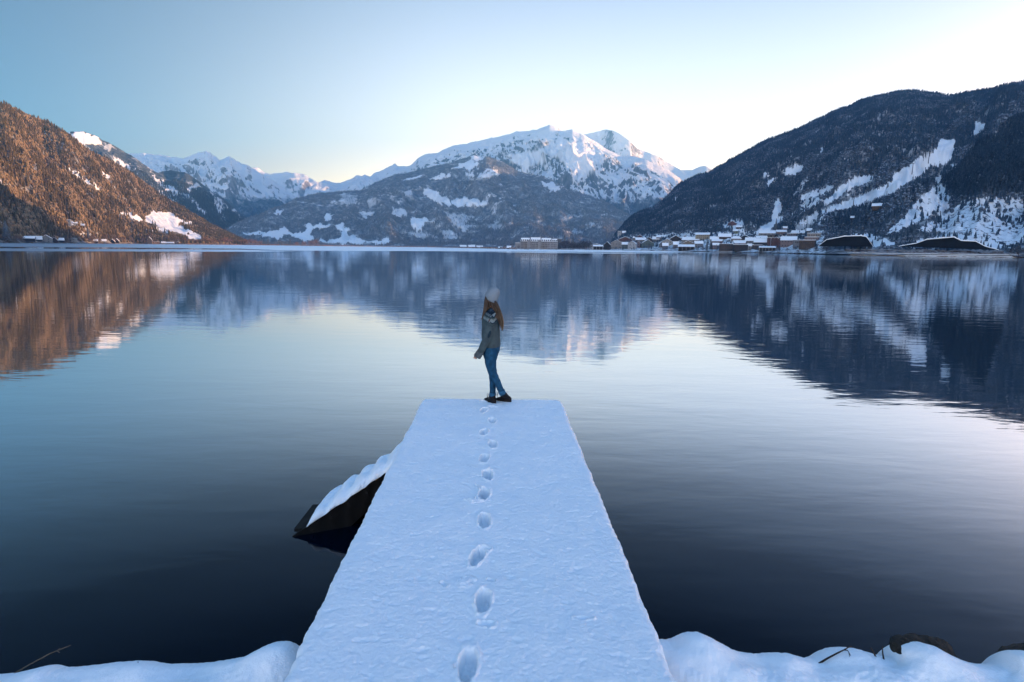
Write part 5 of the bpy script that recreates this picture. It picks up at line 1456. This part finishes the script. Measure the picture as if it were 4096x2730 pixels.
# ---- church turret
g = ground(2535, 966); az = math.atan2(g[0], g[1]); mt = float(np.hypot(g[0], g[1])) / FPX * 1.06
e = empty('church_tower', tuple(g), -az); tag(e, 'pale square turret with pointed snowy roof in the town', 'tower')
hh = 17 * mt
MB().box((0, 0, hh * .36), (4.2 * mt, 4.2 * mt, hh * .36)).build('wall', wall_mat('beige'), e)
MB().add([(-5.2 * mt, -5.2 * mt, hh * .72), (5.2 * mt, -5.2 * mt, hh * .72), (5.2 * mt, 5.2 * mt, hh * .72), (-5.2 * mt, 5.2 * mt, hh * .72), (0, 0, hh * 1.15)], [(0, 1, 4), (1, 2, 4), (2, 3, 4), (3, 0, 4), (3, 2, 1, 0)]).build('roof', M['roof_snow'], e)
MB().box((0, -4.25 * mt, hh * .5), (.5, .08, 1.0)).build('window', M['glass'], e)

# ---- grand hotel
M['hotel'] = flat('hotel_plaster', (.25, .245, .25), .85, .15, .3)
g = ground(2150, 994, True); az = math.atan2(g[0], g[1]); D = float(np.hypot(g[0], g[1])); mh = D / FPX * 1.02
e = empty('grand_hotel', tuple(g), -az + .05); tag(e, 'long cream grand hotel with mansard roof and dormers on the shore', 'hotel')
def HX(px): return (px - 2150) * mh
def HZ(py): return (995 - py) * mh
w = MB()
w.box(((HX(2083) + HX(2226)) / 2, 0, HZ(966) / 2), ((HX(2226) - HX(2083)) / 2, 9, HZ(966) / 2))
w.build('wall', M['hotel'], e)
MB().box(((HX(2063) + HX(2083)) / 2, 1, HZ(973) / 2), ((HX(2083) - HX(2063)) / 2 + .02, 7.5, HZ(973) / 2)).build('side_wing', M['hotel'], e)
MB().box(((HX(2063) + HX(2083)) / 2, 1, HZ(973) + .35), ((HX(2083) - HX(2063)) / 2, 7.2, .33)).build('snow', M['roof_snow'], e)
for xa, xb in ((2111, 2122), (2151, 2163)):
    MB().box(((HX(xa) + HX(xb)) / 2, -.9, HZ(962) / 2), ((HX(xb) - HX(xa)) / 2, 9.1, HZ(962) / 2)).build('bay', M['hotel'], e)
M['hotel'] = flat('hotel_plaster', (.25, .245, .25), .85, .15, .3)
M['slate'] = flat('slate_roof', (.07, .075, .085), .7, .3, .4)
z0, z1 = HZ(966), HZ(954)
for xa, xb, top in ((2084, 2121, 0), (2122, 2162, 1.0), (2163, 2203, 0), (2204, 2226, -1.2)):
    X0, X1 = HX(xa), HX(xb)
    r_ = MB().add([(X0, -9.5, z0), (X1, -9.5, z0), (X1, 9.5, z0), (X0, 9.5, z0), (X0 + 1, -6, z1 + top), (X1 - 1, -6, z1 + top), (X1 - 1, 6, z1 + top), (X0 + 1, 6, z1 + top)], [(0, 1, 5, 4), (1, 2, 6, 5), (2, 3, 7, 6), (3, 0, 4, 7), (4, 5, 6, 7), (3, 2, 1, 0)]).build('mansard_roof', M['roof_snow'], e)
    MB().box(((X0 + X1) / 2, 0, z1 + top + .3), ((X1 - X0) / 2 - .9, 6.1, .28)).build('snow', M['roof_snow'], r_)
    n_ = max(2, int((xb - xa) / 7))
    for i in range(n_):
        x = X0 + (X1 - X0) * (i + .5) / n_
        d_ = MB().box((x, -8.6, z0 + 2.0), (1.0, 1.2, 1.3)).build('dormer', M['slate'], r_)
        MB().box((x, -8.6, z0 + 3.5), (1.3, 1.5, .2)).build('dormer_snow', M['roof_snow'], r_)
e2 = empty('hotel_tower', tuple(ground(2232, 994, True)), -az); tag(e2, 'darker tower block with overhanging flat roof at the right end of the grand hotel', 'building')
MB().box((0, 6, HZ(958) / 2), (12 * mh, 8, HZ(958) / 2)).build('wall', wall_mat('grey'), e2)
rr_ = MB().box((0, 5, HZ(955)), (17 * mh, 10, .9)).build('roof', M['slate'], e2)
MB().box((0, 5, HZ(955) + 1.15), (16.5 * mh, 9.8, .25)).build('snow', M['roof_snow'], rr_)
for k in range(4): MB().box((-9 * mh + 6 * mh * k, -2.05, HZ(958) * .6), (1.1, .1, 1.3)).build('window', M['glass'], e2)
for f in range(4):
    z = z0 * (f + .5) / 4
    for px_ in list(range(2087, 2110, 5)) + list(range(2124, 2150, 5)) + list(range(2166, 2224, 6)):
        MB().box((HX(px_), -9.05, z), (.62, .08, .95)).build('window', M['glass'], e)
for f in (1, 2, 3):
    for xa, xb in ((2094, 2109), (2167, 2190)):
        MB().box(((HX(xa) + HX(xb)) / 2, -9.7, z0 * f / 4 + .3), ((HX(xb) - HX(xa)) / 2, .7, .45)).build('balcony', wall_mat('beige'), e)

# ---- open pavilion on the lake, and the small one by the white house
def pavilion(px0, px1, yt, yr, yb, label, nm, posts, dep=14, lake=1.0):
    az, _ = azel((px0 + px1) / 2, yb); r = float(shore_r(np.float64((px0 + px1) / 2))) + lake
    g = (r * math.sin(az), r * math.cos(az), .25); m = r / FPX * 1.03
    e = empty(nm, g, -float(az)); tag(e, label, 'pavilion')
    hw = (px1 - px0) / 2 * m; H = (yb - yt) * m; he = (yb - yr) * m
    r_ = MB().prism([(-hw, -dep / 2, he), (-hw, dep / 2, he), (-hw, 0, H - .4)], (0, 0, 0), (2 * hw, 0, 0)).build('roof', M['roof_edge'], e); recalc(r_)
    s_ = MB().prism([(-hw + .1, -dep / 2 - .1, he + .12), (-hw + .1, 0, H - .26), (-hw + .1, dep / 2 + .1, he + .12), (-hw + .1, dep / 2, he + .6), (-hw + .1, 0, H), (-hw + .1, -dep / 2, he + .6)], (0, 0, 0), (2 * hw - .2, 0, 0)).build('snow', M['roof_snow'], r_); recalc(s_)
    for i in range(posts):
        x = -hw * .92 + 1.84 * hw * i / (posts - 1)
        MB().box((x, -dep / 2 + .8, he / 2), (.28, .28, he / 2)).build('post', wall_mat('white'), e)
    MB().box((0, dep / 2 - 1, he / 2), (hw * .95, .2, he / 2 - .05)).build('rear_wall', wall_mat('dark'), e)
    MB().box((0, 0, -.15), (hw, dep / 2 + .5, .25)).build('floor', wall_mat('dark'), e)
pavilion(2714, 2774, 983, 992, 1008, 'open lakeside pavilion on white posts under a bright snow roof', 'pavilion', 5, 16)
pavilion(2373, 2411, 977, 983, 996, 'little white-roofed kiosk in front of the white gabled house', 'kiosk', 4, 10)
pavilion(3040, 3096, 990, 996, 1013, 'dark boathouse standing on posts in the lake', 'boathouse', 6, 14, -2.0)

# ---- snowy jetties and quays along the town
def quay(px0, px1, dy, label, z=.5, dep=5, nm='quay', far=0, group='snow-covered quays along the town shore', cat='quay'):
    V = []; pc = (px0 + px1) / 2
    az, _ = azel(pc, 1000); r = float(shore_r(np.float64(pc))) + far
    g = (r * math.sin(az), r * math.cos(az), 0.0); m = r / FPX * 1.03; hw = (px1 - px0) / 2 * m
    e = empty(nm, g, -float(az)); tag(e, label, cat, group)
    MB().box((0, 0, z / 2 - .2), (hw, dep / 2, z / 2 + .2)).build('wall', wall_mat('dark'), e)
    MB().box((0, .1, z + .19), (hw * .995, dep / 2 - .1, .17), 0, .99).build('snow', M['roof_snow'], e)
quay(2378, 2486, 0, 'broad snow-covered quay in front of the pale gabled houses', .3, 14, far=0)
quay(2492, 2600, 0, 'long dark-edged quay in front of the green chalet', .7, 7, far=1)
quay(2602, 2624, 0, 'short quay stacked with snow below the grey gable', 1.4, 6, far=2)
quay(2646, 2700, 0, 'white snow-covered quay left of the open pavilion', 1.1, 8, far=1)
quay(2790, 2876, 0, 'quay with a ragged snow edge right of the open pavilion', .9, 6, far=1)
quay(2880, 2995, 0, 'quay in front of the long dark hotel', .9, 6, far=1)
quay(2130, 2190, 0, 'low quay in front of the grand hotel', .5, 5, far=1)
quay(2200, 2290, 0, 'dark quay under the bare trees right of the grand hotel', .8, 5, far=1)

# ---- lakeside promenade on the right, two snow-topped walls with posts
def wallrun(px0, px1, far, z0, z1, label):
    pxs = np.linspace(px0, px1, 60); az, _ = azel(pxs, interp(SHORE, pxs)); r = shore_r(pxs) + far
    A_ = np.stack([r * np.sin(az), r * np.cos(az)], -1)
    o0 = A_[0]
    e = empty('promenade_wall', (o0[0], o0[1], 0)); tag(e, label, 'wall', 'snow-topped lakeside walls')
    def rib(za, zb, w, nm, mat, jit=0):
        n = len(A_); d = np.gradient(A_, axis=0); d /= np.linalg.norm(d, axis=1)[:, None]; nn = np.stack([-d[:, 1], d[:, 0]], -1)
        V = []
        for s_, z in ((-w, za), (-w, zb), (w, zb), (w, za)):
            q = A_ - o0 + nn * s_; V.append(np.column_stack([q, np.full(n, z) + (jit * fbm(pxs / 14, pxs * 0 + s_, 3, 4) if z == zb else 0)]))
        V = np.array(V).transpose(1, 0, 2).reshape(-1, 3); F = []
        for i in range(n - 1):
            for k in range(4): F.append((i * 4 + k, i * 4 + (k + 1) % 4, (i + 1) * 4 + (k + 1) % 4, (i + 1) * 4 + k))
        o = np_mesh(nm, V, F, mat, e); recalc(o)
    rib(z0, z1, .4, 'wall', wall_mat('dark')); rib(z1 + .004, z1 + .42, .75, 'snow', M['roof_snow'], .12)
    for i in range(2, 58, 5):
        MB().box((A_[i][0] - o0[0], A_[i][1] - o0[1], z1 + .6), (.09, .09, .75)).build('post', M['post_wood'], e)
wallrun(3270, 4300, 1.0, -.3, .55, 'snow-topped lake wall along the right shore, at the waterline')
wallrun(3290, 4300, 7.0, .3, 1.75, 'upper snow-topped wall with posts behind the waterline wall')

# ---- two dark gallery mouths under snowy banks
def gallery(poly, label, far):
    pc = sum(p[0] for p in poly) / len(poly); az, _ = azel(pc, 1010); r = float(shore_r(np.float64(pc))) + far
    o = np.array([r * math.sin(az), r * math.cos(az), 0.0]); rz = -float(az)
    e = empty('gallery', (o[0], o[1], 0), rz); tag(e, label, 'gallery', 'dark gallery mouths under the snowy bank')
    n_ = np.array([math.sin(az), math.cos(az)]); t_ = np.array([math.cos(az), -math.sin(az)])
    P2 = []
    for x, y in poly:
        d = ray(x, y); k = r / (d[:2] @ n_); q = d * k
        P2.append((float(q[:2] @ t_), max(float(q[2] + HC), .8)))
    # shade of the opening, painted near-black on a solid block
    b = MB().prism([(x, 0, z) for x, z in P2], (0, 0, 0), (0, 6, 0)); w = b.build('dark_mouth', flat('opening_shade', (.006, .008, .012), .95, .4, .2), e); recalc(w)
    # snow-covered lip following the outline
    V = []; F = []
    for i, (x, z) in enumerate(P2):
        th = (.35 + .45 * math.sin(math.pi * i / (len(P2) - 1))) * (1 + .25 * math.sin(i * 2.1))
        V += [(x, -1.2, z - .1), (x, -1.0, z + th), (x, 6, z + th + .2), (x, 6, z - .1)]
    for i in range(len(P2) - 1):
        for k in range(4): F.append((i * 4 + k, i * 4 + (k + 1) % 4, (i + 1) * 4 + (k + 1) % 4, (i + 1) * 4 + k))
    F += [(0, 1, 2, 3), tuple(len(V) - 4 + k for k in (3, 2, 1, 0))]
    q = MB().add(V, F).build('snowy_lip', M['roof_snow'], e); recalc(q)
def dense(p, n=5):
    out = []
    for (a, b), (c, d) in zip(p[:-1], p[1:]):
        for k in range(n): out.append((a + (c - a) * k / n, b + (d - b) * k / n))
    return out + [p[-1]]
gallery(dense(c5([(150, 1415), (220, 1362), (370, 1334), (500, 1330), (545, 1337), (570, 1368), (604, 1420)])), 'dark gallery mouth nearer the town, right side cut steeply', 22)
gallery(dense(c5([(815, 1416), (960, 1392), (1050, 1360), (1270, 1341), (1330, 1370), (1450, 1376), (1530, 1418), (1640, 1446)])), 'long dark gallery mouth near the right edge of the picture', 22)

# ---- ski lift pylons on the run
for i, (x, y) in enumerate([(3716, 650), (3650, 700), (3331, 775), (3413, 828)]):
    g = ground(x, y); hh = 17
    e = empty('lift_pylon', tuple(g)); tag(e, ('lift pylon standing highest on the broad ski run', 'second lift pylon down the broad ski run', 'lift pylon beside the narrow left run', 'lowest lift pylon on the broad run')[i], 'pylon', 'ski lift pylons')
    MB().tube([(0, 0, -1), (0, 0, hh)], [.6, .4], 8).build('mast', wall_mat('dark'), e)
    MB().box((0, 0, hh), (3.2, .4, .35), .6).build('crossarm', wall_mat('dark'), e)

# ------------------------------------------------------------------ single trees
M['spruce'] = m_tree('spruce_needles', .35); M['bark'] = flat('bark', (.05, .035, .028), .9, .3, 2)
def spruce(x, y, z, h, w, label, group=None, tint=(.022, .035, .035), seed=1):
    r_ = np.random.RandomState(seed)
    e = empty('spruce', (x, y, z)); tag(e, label, 'tree', group)
    MB().tube([(0, 0, -1), (0, 0, h * .5), (0, 0, h * .93)], [h * .018, h * .012, h * .003], 7).build('trunk', M['bark'], e)
    V, F, C_ = [], [], []
    n = 260
    for k in range(n):
        f = (k + r_.rand()) / n; zz = h * (.08 + .92 * f); rad = w * .5 * (1 - f) ** .85 * (.65 + .5 * r_.rand()) + .02 * h
        a = k * 2.4 + r_.rand() * .6; ln = rad; wd = .16 * h * (1 - f) ** .6 * (.4 + .3 * r_.rand()) + .3
        ca, sa = math.cos(a), math.sin(a); b_ = len(V)
        V += [(0, 0, zz + .02 * h), (ca * ln * .6 - sa * wd * .5, sa * ln * .6 + ca * wd * .5, zz - .03 * h), (ca * ln, sa * ln, zz - .055 * h), (ca * ln * .6 + sa * wd * .5, sa * ln * .6 - ca * wd * .5, zz - .03 * h)]
        F += [(b_, b_ + 1, b_ + 2), (b_, b_ + 2, b_ + 3)]
        C_ += [tuple(c * (.6 + .8 * r_.rand()) for c in tint)] * 4
    np_mesh('crown', V, F, M['spruce'], e, attrs={'tint': np.array(C_)})
    return e
def bare(x, y, z, h, label, group=None, tint=(.16, .085, .045), seed=1, name='bare_tree', spread=.5):
    """leafless tree: forking limbs and a haze of fine twigs"""
    r_ = np.random.RandomState(seed)
    e = empty(name, (x, y, z)); tag(e, label, 'tree', group)
    tb = MB(); tb.tube([(0, 0, -.5), (r_.randn() * .02 * h, 0, h * .3), (r_.randn() * .04 * h, 0, h * .6)], [h * .022, h * .016, h * .006], 6)
    V, F, C_ = [], [], []
    for k in range(11):
        a = k * 2.4 + r_.rand(); z0_ = h * (.2 + .4 * r_.rand()); ln = h * spread * (.5 + .4 * r_.rand())
        tipv = (math.cos(a) * ln * .8, math.sin(a) * ln * .8, min(h, z0_ + ln * (.6 + .6 * r_.rand())))
        tb.tube([(0, 0, z0_), (tipv[0] * .5, tipv[1] * .5, z0_ + (tipv[2] - z0_) * .6), tipv], [h * .009, h * .006, h * .002], 4)
    tb.build('trunk', M['bark'], e)
    for k in range(700):
        u = r_.randn(3); u /= np.linalg.norm(u); rr3 = r_.rand() ** .33
        c = np.array([u[0] * spread * .66 * h, u[1] * spread * .66 * h, u[2] * .44 * h]) * rr3 + np.array([0, 0, .52 * h])
        c += .05 * h * r_.randn(3)
        d = (c - np.array([0, 0, .3 * h])); d /= np.linalg.norm(d) + 1e-6; d += .5 * r_.randn(3); L_ = h * (.05 + .06 * r_.rand()); s_ = np.cross(d, r_.randn(3)); s_ /= np.linalg.norm(s_) + 1e-6
        b_ = len(V); V += [tuple(c), tuple(c + d * L_ + s_ * L_ * .14), tuple(c + d * L_ - s_ * L_ * .14)]; F.append((b_, b_ + 1, b_ + 2))
        C_ += [tuple(q * (.55 + .9 * r_.rand()) for q in tint)] * 3
    np_mesh('crown', V, F, M['spruce'], e, attrs={'tint': np.array(C_)})
    return e
def at_tree(px, yt, yb, plain=False):
    g = ground(px, yb, plain); m = float(-((g - np.array([0, 0, HC])) @ CR)[2]) / FPX
    return g, (yb - yt) * m, m
sd = 100
for px_, yt, yb, wpx, lab, pl in [
    (2258, 936, 994, 20, 'tall dark spruce rising right of the grand hotel', True), (2291, 939, 985, 20, 'round-topped dark spruce next to the tall one by the hotel', True),
    (2644, 944, 972, 16, 'dark spruce among the snow roofs in mid town', False), (3546, 733, 788, 22, 'lone dark spruce in the middle of the ski run', False),
    (3103, 876, 920, 11, 'left of two dark spruces at the foot of the ski run', False), (3120, 870, 902, 10, 'right of two dark spruces at the foot of the ski run', False),
    (2826, 962, 1002, 18, 'dark shore spruce right of the open pavilion, left one', False), (2842, 958, 1000, 20, 'dark shore spruce right of the open pavilion, right one', False),
    (612, 880, 912, 15, 'dark spruce on the sunlit meadow, left of a pair', False), (622, 884, 912, 14, 'dark spruce on the sunlit meadow, right of a pair', False),
    (30, 880, 968, 48, 'huge black spruce at the left edge of the picture', False), (355, 906, 968, 18, 'dark spruce beside the shaded snow patch on the left shore', False)]:
    g, h, m = at_tree(px_, yt, yb, pl); sd += 1
    spruce(g[0], g[1], g[2], h, wpx * m, lab, None, (.018, .028, .028), sd)
rs_s = random.Random(9)
for i in range(34):
    x = 965 + 7.4 * i + rs_s.uniform(-3, 3); yb = float(interp(SHORE, x)) - rs_s.uniform(3, 9); k = rs_s.uniform(12, 30) * (1 if x > 1000 else .7)
    g, h, m = at_tree(x, yb - k, yb, True); sd += 1
    spruce(g[0], g[1], g[2], h, k * .42 * m, 'dark spruce in the row behind the orange trees on the far shore', 'dark spruces behind the far shore', (.03, .04, .045), sd)
for i in range(26):
    x = 1400 + 26 * i + rs_s.uniform(-9, 9)
    if 1830 < x < 1940 or x > 2055: continue
    yb = float(interp(SHORE, x)) - rs_s.uniform(1, 4); k = rs_s.uniform(8, 18)
    g, h, m = at_tree(x, yb - k, yb, True); sd += 1
    spruce(g[0], g[1], g[2], h, k * .5 * m, 'small dark spruce in the thin row on the flat far shore', 'small spruces on the flat far shore', (.03, .04, .05), sd)
ORG_T = [(806, 18), (822, 24), (838, 20), (856, 17), (872, 15), (892, 20), (906, 24), (925, 18), (962, 16), (982, 18), (1004, 20), (1022, 17), (1040, 14), (1188, 12), (1216, 14), (1244, 17), (1266, 20), (740, 20), (762, 16), (784, 18)]
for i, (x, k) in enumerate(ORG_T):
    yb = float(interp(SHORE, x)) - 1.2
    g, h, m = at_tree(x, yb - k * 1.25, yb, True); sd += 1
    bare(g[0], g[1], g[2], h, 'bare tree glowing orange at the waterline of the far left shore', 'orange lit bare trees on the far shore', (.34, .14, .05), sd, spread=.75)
for i in range(22):
    x = 2215 + 6.6 * i + rs_s.uniform(-2, 2); k = rs_s.uniform(22, 36); yb = 996 + .0 * x
    g, h, m = at_tree(x, yb - k, yb, True); sd += 1
    bare(g[0], g[1], g[2], h, 'bare grey tree in the dark grove between the grand hotel and the white house', 'bare grove right of the grand hotel', (.06, .05, .055), sd, spread=.75)
TT = ['on the shore, first one left of the grand hotel', 'in front of the left wing of the grand hotel', 'at the left end of the grand hotel facade', 'in front of the dark timber boathouse', 'before the small greenish shore house',
      'in front of the green chalet, right side', 'in front of the cream cross-gabled house', 'just left of the open lake pavilion', 'just right of the open lake pavilion', 'between the pavilion and the two dark spruces', 'right of the two dark shore spruces',
      'before the left half of the long dark hotel', 'right of the long dark hotel', 'before the row of four red gables', 'before the large rose house', 'before the narrow grey apartment block', 'before the brown balcony apartments',
      'at the right end of the balcony apartments', 'between town and the first gallery mouth', 'at the left tip of the first gallery mouth']
for i, x in enumerate([2020, 2048, 2075, 2440, 2500, 2596, 2660, 2700, 2790, 2812, 2866, 2900, 3000, 3110, 3150, 3190, 3230, 3262, 3290, 3306]):
    yb = float(interp(SHORE, x)) - rs_s.uniform(1, 10); k = rs_s.uniform(12, 24)
    g, h, m = at_tree(x, yb - k, yb, x < 2440); sd += 1
    bare(g[0], g[1], g[2], h, 'bare grey tree ' + TT[i], 'bare trees between the town houses', (.07, .06, .065), sd, spread=.6)
for i in range(30):
    x = 20 + 24 * i + rs_s.uniform(-8, 8); yb = float(interp(SHORE, x)) - rs_s.uniform(2, 12); k = rs_s.uniform(18, 34)
    g, h, m = at_tree(x, yb - k, yb); sd += 1
    bare(g[0], g[1], g[2], h, 'bare brown tree at the waterline of the left shore', 'bare trees along the left shore', (.15, .085, .05), sd, spread=.55)
g, h, m = at_tree(4070, 1004, 1036, True)
q = at_z(4070, 1036, .2); bare(q[0], q[1], q[2] - .3, 7.0, 'dark round bush at the waterline on the far right', None, (.03, .028, .03), 7, name='bush', spread=.95)

# reeds and low scrub along the far shore and the foot of the right bank
def shore_scrub(x0, x1, n, h0, h1, tint0, tint1, seed, far=(0, 10)):
    r_ = np.random.RandomState(seed); x = x0 + (x1 - x0) * r_.rand(n); az, _ = azel(x, interp(SHORE, x)); r = shore_r(x) + far[0] + (far[1] - far[0]) * r_.rand(n)
    z = np.interp(r - shore_r(x), [0, 1, 3, 9500], [0, .45, .7, 3.0]) - .2
    P = np.stack([r * np.sin(az), r * np.cos(az), z], -1)
    o = scatter('scrub', P, h0 + (h1 - h0) * r_.rand(n), TB, r_, lerp(tint0, tint1, r_.rand(n)), M['spruce'], wide=1.4 + r_.rand(n)); tag(o, kind='stuff')
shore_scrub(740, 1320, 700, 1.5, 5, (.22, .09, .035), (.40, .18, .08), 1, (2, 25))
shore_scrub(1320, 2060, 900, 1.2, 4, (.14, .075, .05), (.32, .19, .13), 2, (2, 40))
shore_scrub(3270, 4300, 900, 1.0, 3.5, (.06, .045, .045), (.13, .10, .09), 3, (9, 20))
shore_scrub(3270, 4000, 500, 2.0, 6, (.04, .035, .04), (.09, .075, .07), 5, (29, 48))
shore_scrub(-300, 740, 700, 1.5, 5, (.05, .035, .03), (.12, .08, .05), 4, (2, 14))
# ------------------------------------------------------------------ rocks and twigs on the near bank
def m_rock():
    t = NT('wet_rock'); c = t.coord(); n = t.noise(c, 9, 8, .7); n2 = t.noise(c, 40, 5, .6)
    t.set(Base_Color=t.mix(t.ramp(n, .35, .7), (.010, .009, .008), (.055, .045, .035)), Roughness=.75); t.bump(t.math('ADD', n, t.math('MULTIPLY', n2, .4)), .05); return t.m
M['rock'] = m_rock()
def rock(outer, inner, label, seed):
    """a rounded block: outline seen over the snow, going half a metre back and down to the water"""
    y0 = 3.22
    o_ = [Vector(at_y(x, y, y0 + .10)) for x, y in outer]
    c = sum(o_, Vector()) / len(o_); loc = Vector((c.x, c.y, 0))
    e = empty('rock', loc); tag(e, label, 'rock')
    rows = []
    n = 40
    P0 = []
    tot = dense(outer, 6)
    rng_ = np.random.RandomState(seed)
    for k, (x, y) in enumerate(tot): P0.append(Vector(at_y(x + rng_.randn() * 1.0, y + rng_.randn() * 1.2, y0 + .10)))
    cc = Vector((c.x, y0, c.z - .22))
    V = []; prof = [(-.16, .82), (-.09, .97), (-.04, 1.0), (.0, 1.03), (.05, 1.03), (.12, 1.0), (.24, .92), (.34, .78), (.42, .5)]
    for dy, sc in prof:
        for p in P0:
            q = cc + (p - cc) * sc; q.y = p.y + dy; q.z -= .70 * max(dy - .03, 0); q.x *= 1 + max(dy, 0) / 3.6; V.append(q - loc)
    m_ = len(P0); F = []
    for i in range(len(prof) - 1):
        for k in range(m_ - 1): F.append((i * m_ + k, i * m_ + k + 1, (i + 1) * m_ + k + 1, (i + 1) * m_ + k))
    a = len(V); V.append(Vector((cc.x * 1.16, y0 + .55, cc.z - .5)) - loc)
    for k in range(m_ - 1): F.append(((len(prof) - 1) * m_ + k, (len(prof) - 1) * m_ + k + 1, a))
    b = MB().add(V, F); r = b.build('stone', M['rock'], e, True); recalc(r)
    sb = r.modifiers.new('s', 'SUBSURF'); sb.levels = sb.render_levels = 1
    d = r.modifiers.new('d', 'DISPLACE'); tx = bpy.data.textures.new('rock', 'CLOUDS'); tx.noise_scale = .07; tx.noise_depth = 4; d.texture = tx; d.strength = .04; d.mid_level = .5
rock([(3560, 2700), (3562, 2612), (3564, 2572), (3578, 2560), (3610, 2557), (3650, 2553), (3700, 2561), (3750, 2566), (3785, 2582), (3808, 2610), (3814, 2640), (3818, 2700)], None, 'dark rock framing a snow mound on the right bank', 1)
rock([(3980, 2720), (3984, 2660), (3990, 2626), (4012, 2604), (4050, 2596), (4110, 2588), (4170, 2594), (4210, 2620), (4230, 2700)], None, 'dark rock cut off by the right edge of the picture', 2)
M['twig'] = flat('twig_bark', (.030, .020, .015), .8, .4, 20); M['reed'] = flat('dry_reed', (.09, .065, .045), .7, .3, 20)
def stick(nm, px, r, label, y=3.25, mat='twig', extra=(), cat='twig'):
    P = [Vector(at_y(x, yy, y + d)) for x, yy, d in px]; loc = P[0].copy()
    e = empty(nm, loc); tag(e, label, cat)
    n = len(P); MB().tube([p - loc for p in P], [r * (1 - .6 * i / (n - 1)) for i in range(n)], 7).build('stem', M[mat], e, True)
    for ex in extra:
        Pe = [Vector(at_y(x, yy, y + d)) - loc for x, yy, d in ex]; MB().tube(Pe, [r * .5 * (1 - .6 * i / (len(Pe) - 1)) for i in range(len(Pe))], 6).build('side_shoot', M[mat], e, True)
stick('reed_stalk', [(-40, 2760, -.1), (20, 2717, 0), (110, 2664, .05), (200, 2615, .1), (283, 2582, .12)], .0068, 'long bent dry reed leaning over the water at the lower left', mat='reed', extra=[[(226, 2605, .1), (236, 2598, .1), (240, 2594, .1)], [(230, 2606, .1), (240, 2612, .1)]], cat='reed')
stick('twig', [(80, 2738, -.12), (112, 2709, -.05), (170, 2696, 0), (196, 2695, 0)], .004, 'thin twig lying in the snow at the lower left corner')
stick('stalk', [(553, 2690, 0), (552, 2646, 0)], .004, 'short upright stalk on the left bank', mat='reed', cat='stalk')
stick('branch', [(3262, 2664, -.02), (3310, 2634, -.02), (3352, 2612, .0), (3375, 2601, .02), (3405, 2584, .02)], .007, 'forked bare branch arching over the snow on the right bank', extra=[[(3375, 2601, .02), (3390, 2602, 0), (3396, 2612, -.04), (3403, 2624, -.06)], [(3396, 2612, -.04), (3398, 2628, -.06)], [(3395, 2590, .02), (3409, 2587, .02)]], cat='branch')
stick('twig', [(3507, 2636, 0), (3495, 2612, 0), (3482, 2590, 0)], .006, 'slanting budded twig between branch and rock, left one')
stick('twig', [(3536, 2644, 0), (3531, 2615, 0), (3529, 2585, 0)], .006, 'upright budded twig just left of the rock')
stick('stalk', [(3806, 2624, .1), (3798, 2600, .1), (3791, 2582, .1)], .0025, 'hair-thin stalk behind the right end of the rock', mat='reed', cat='stalk')
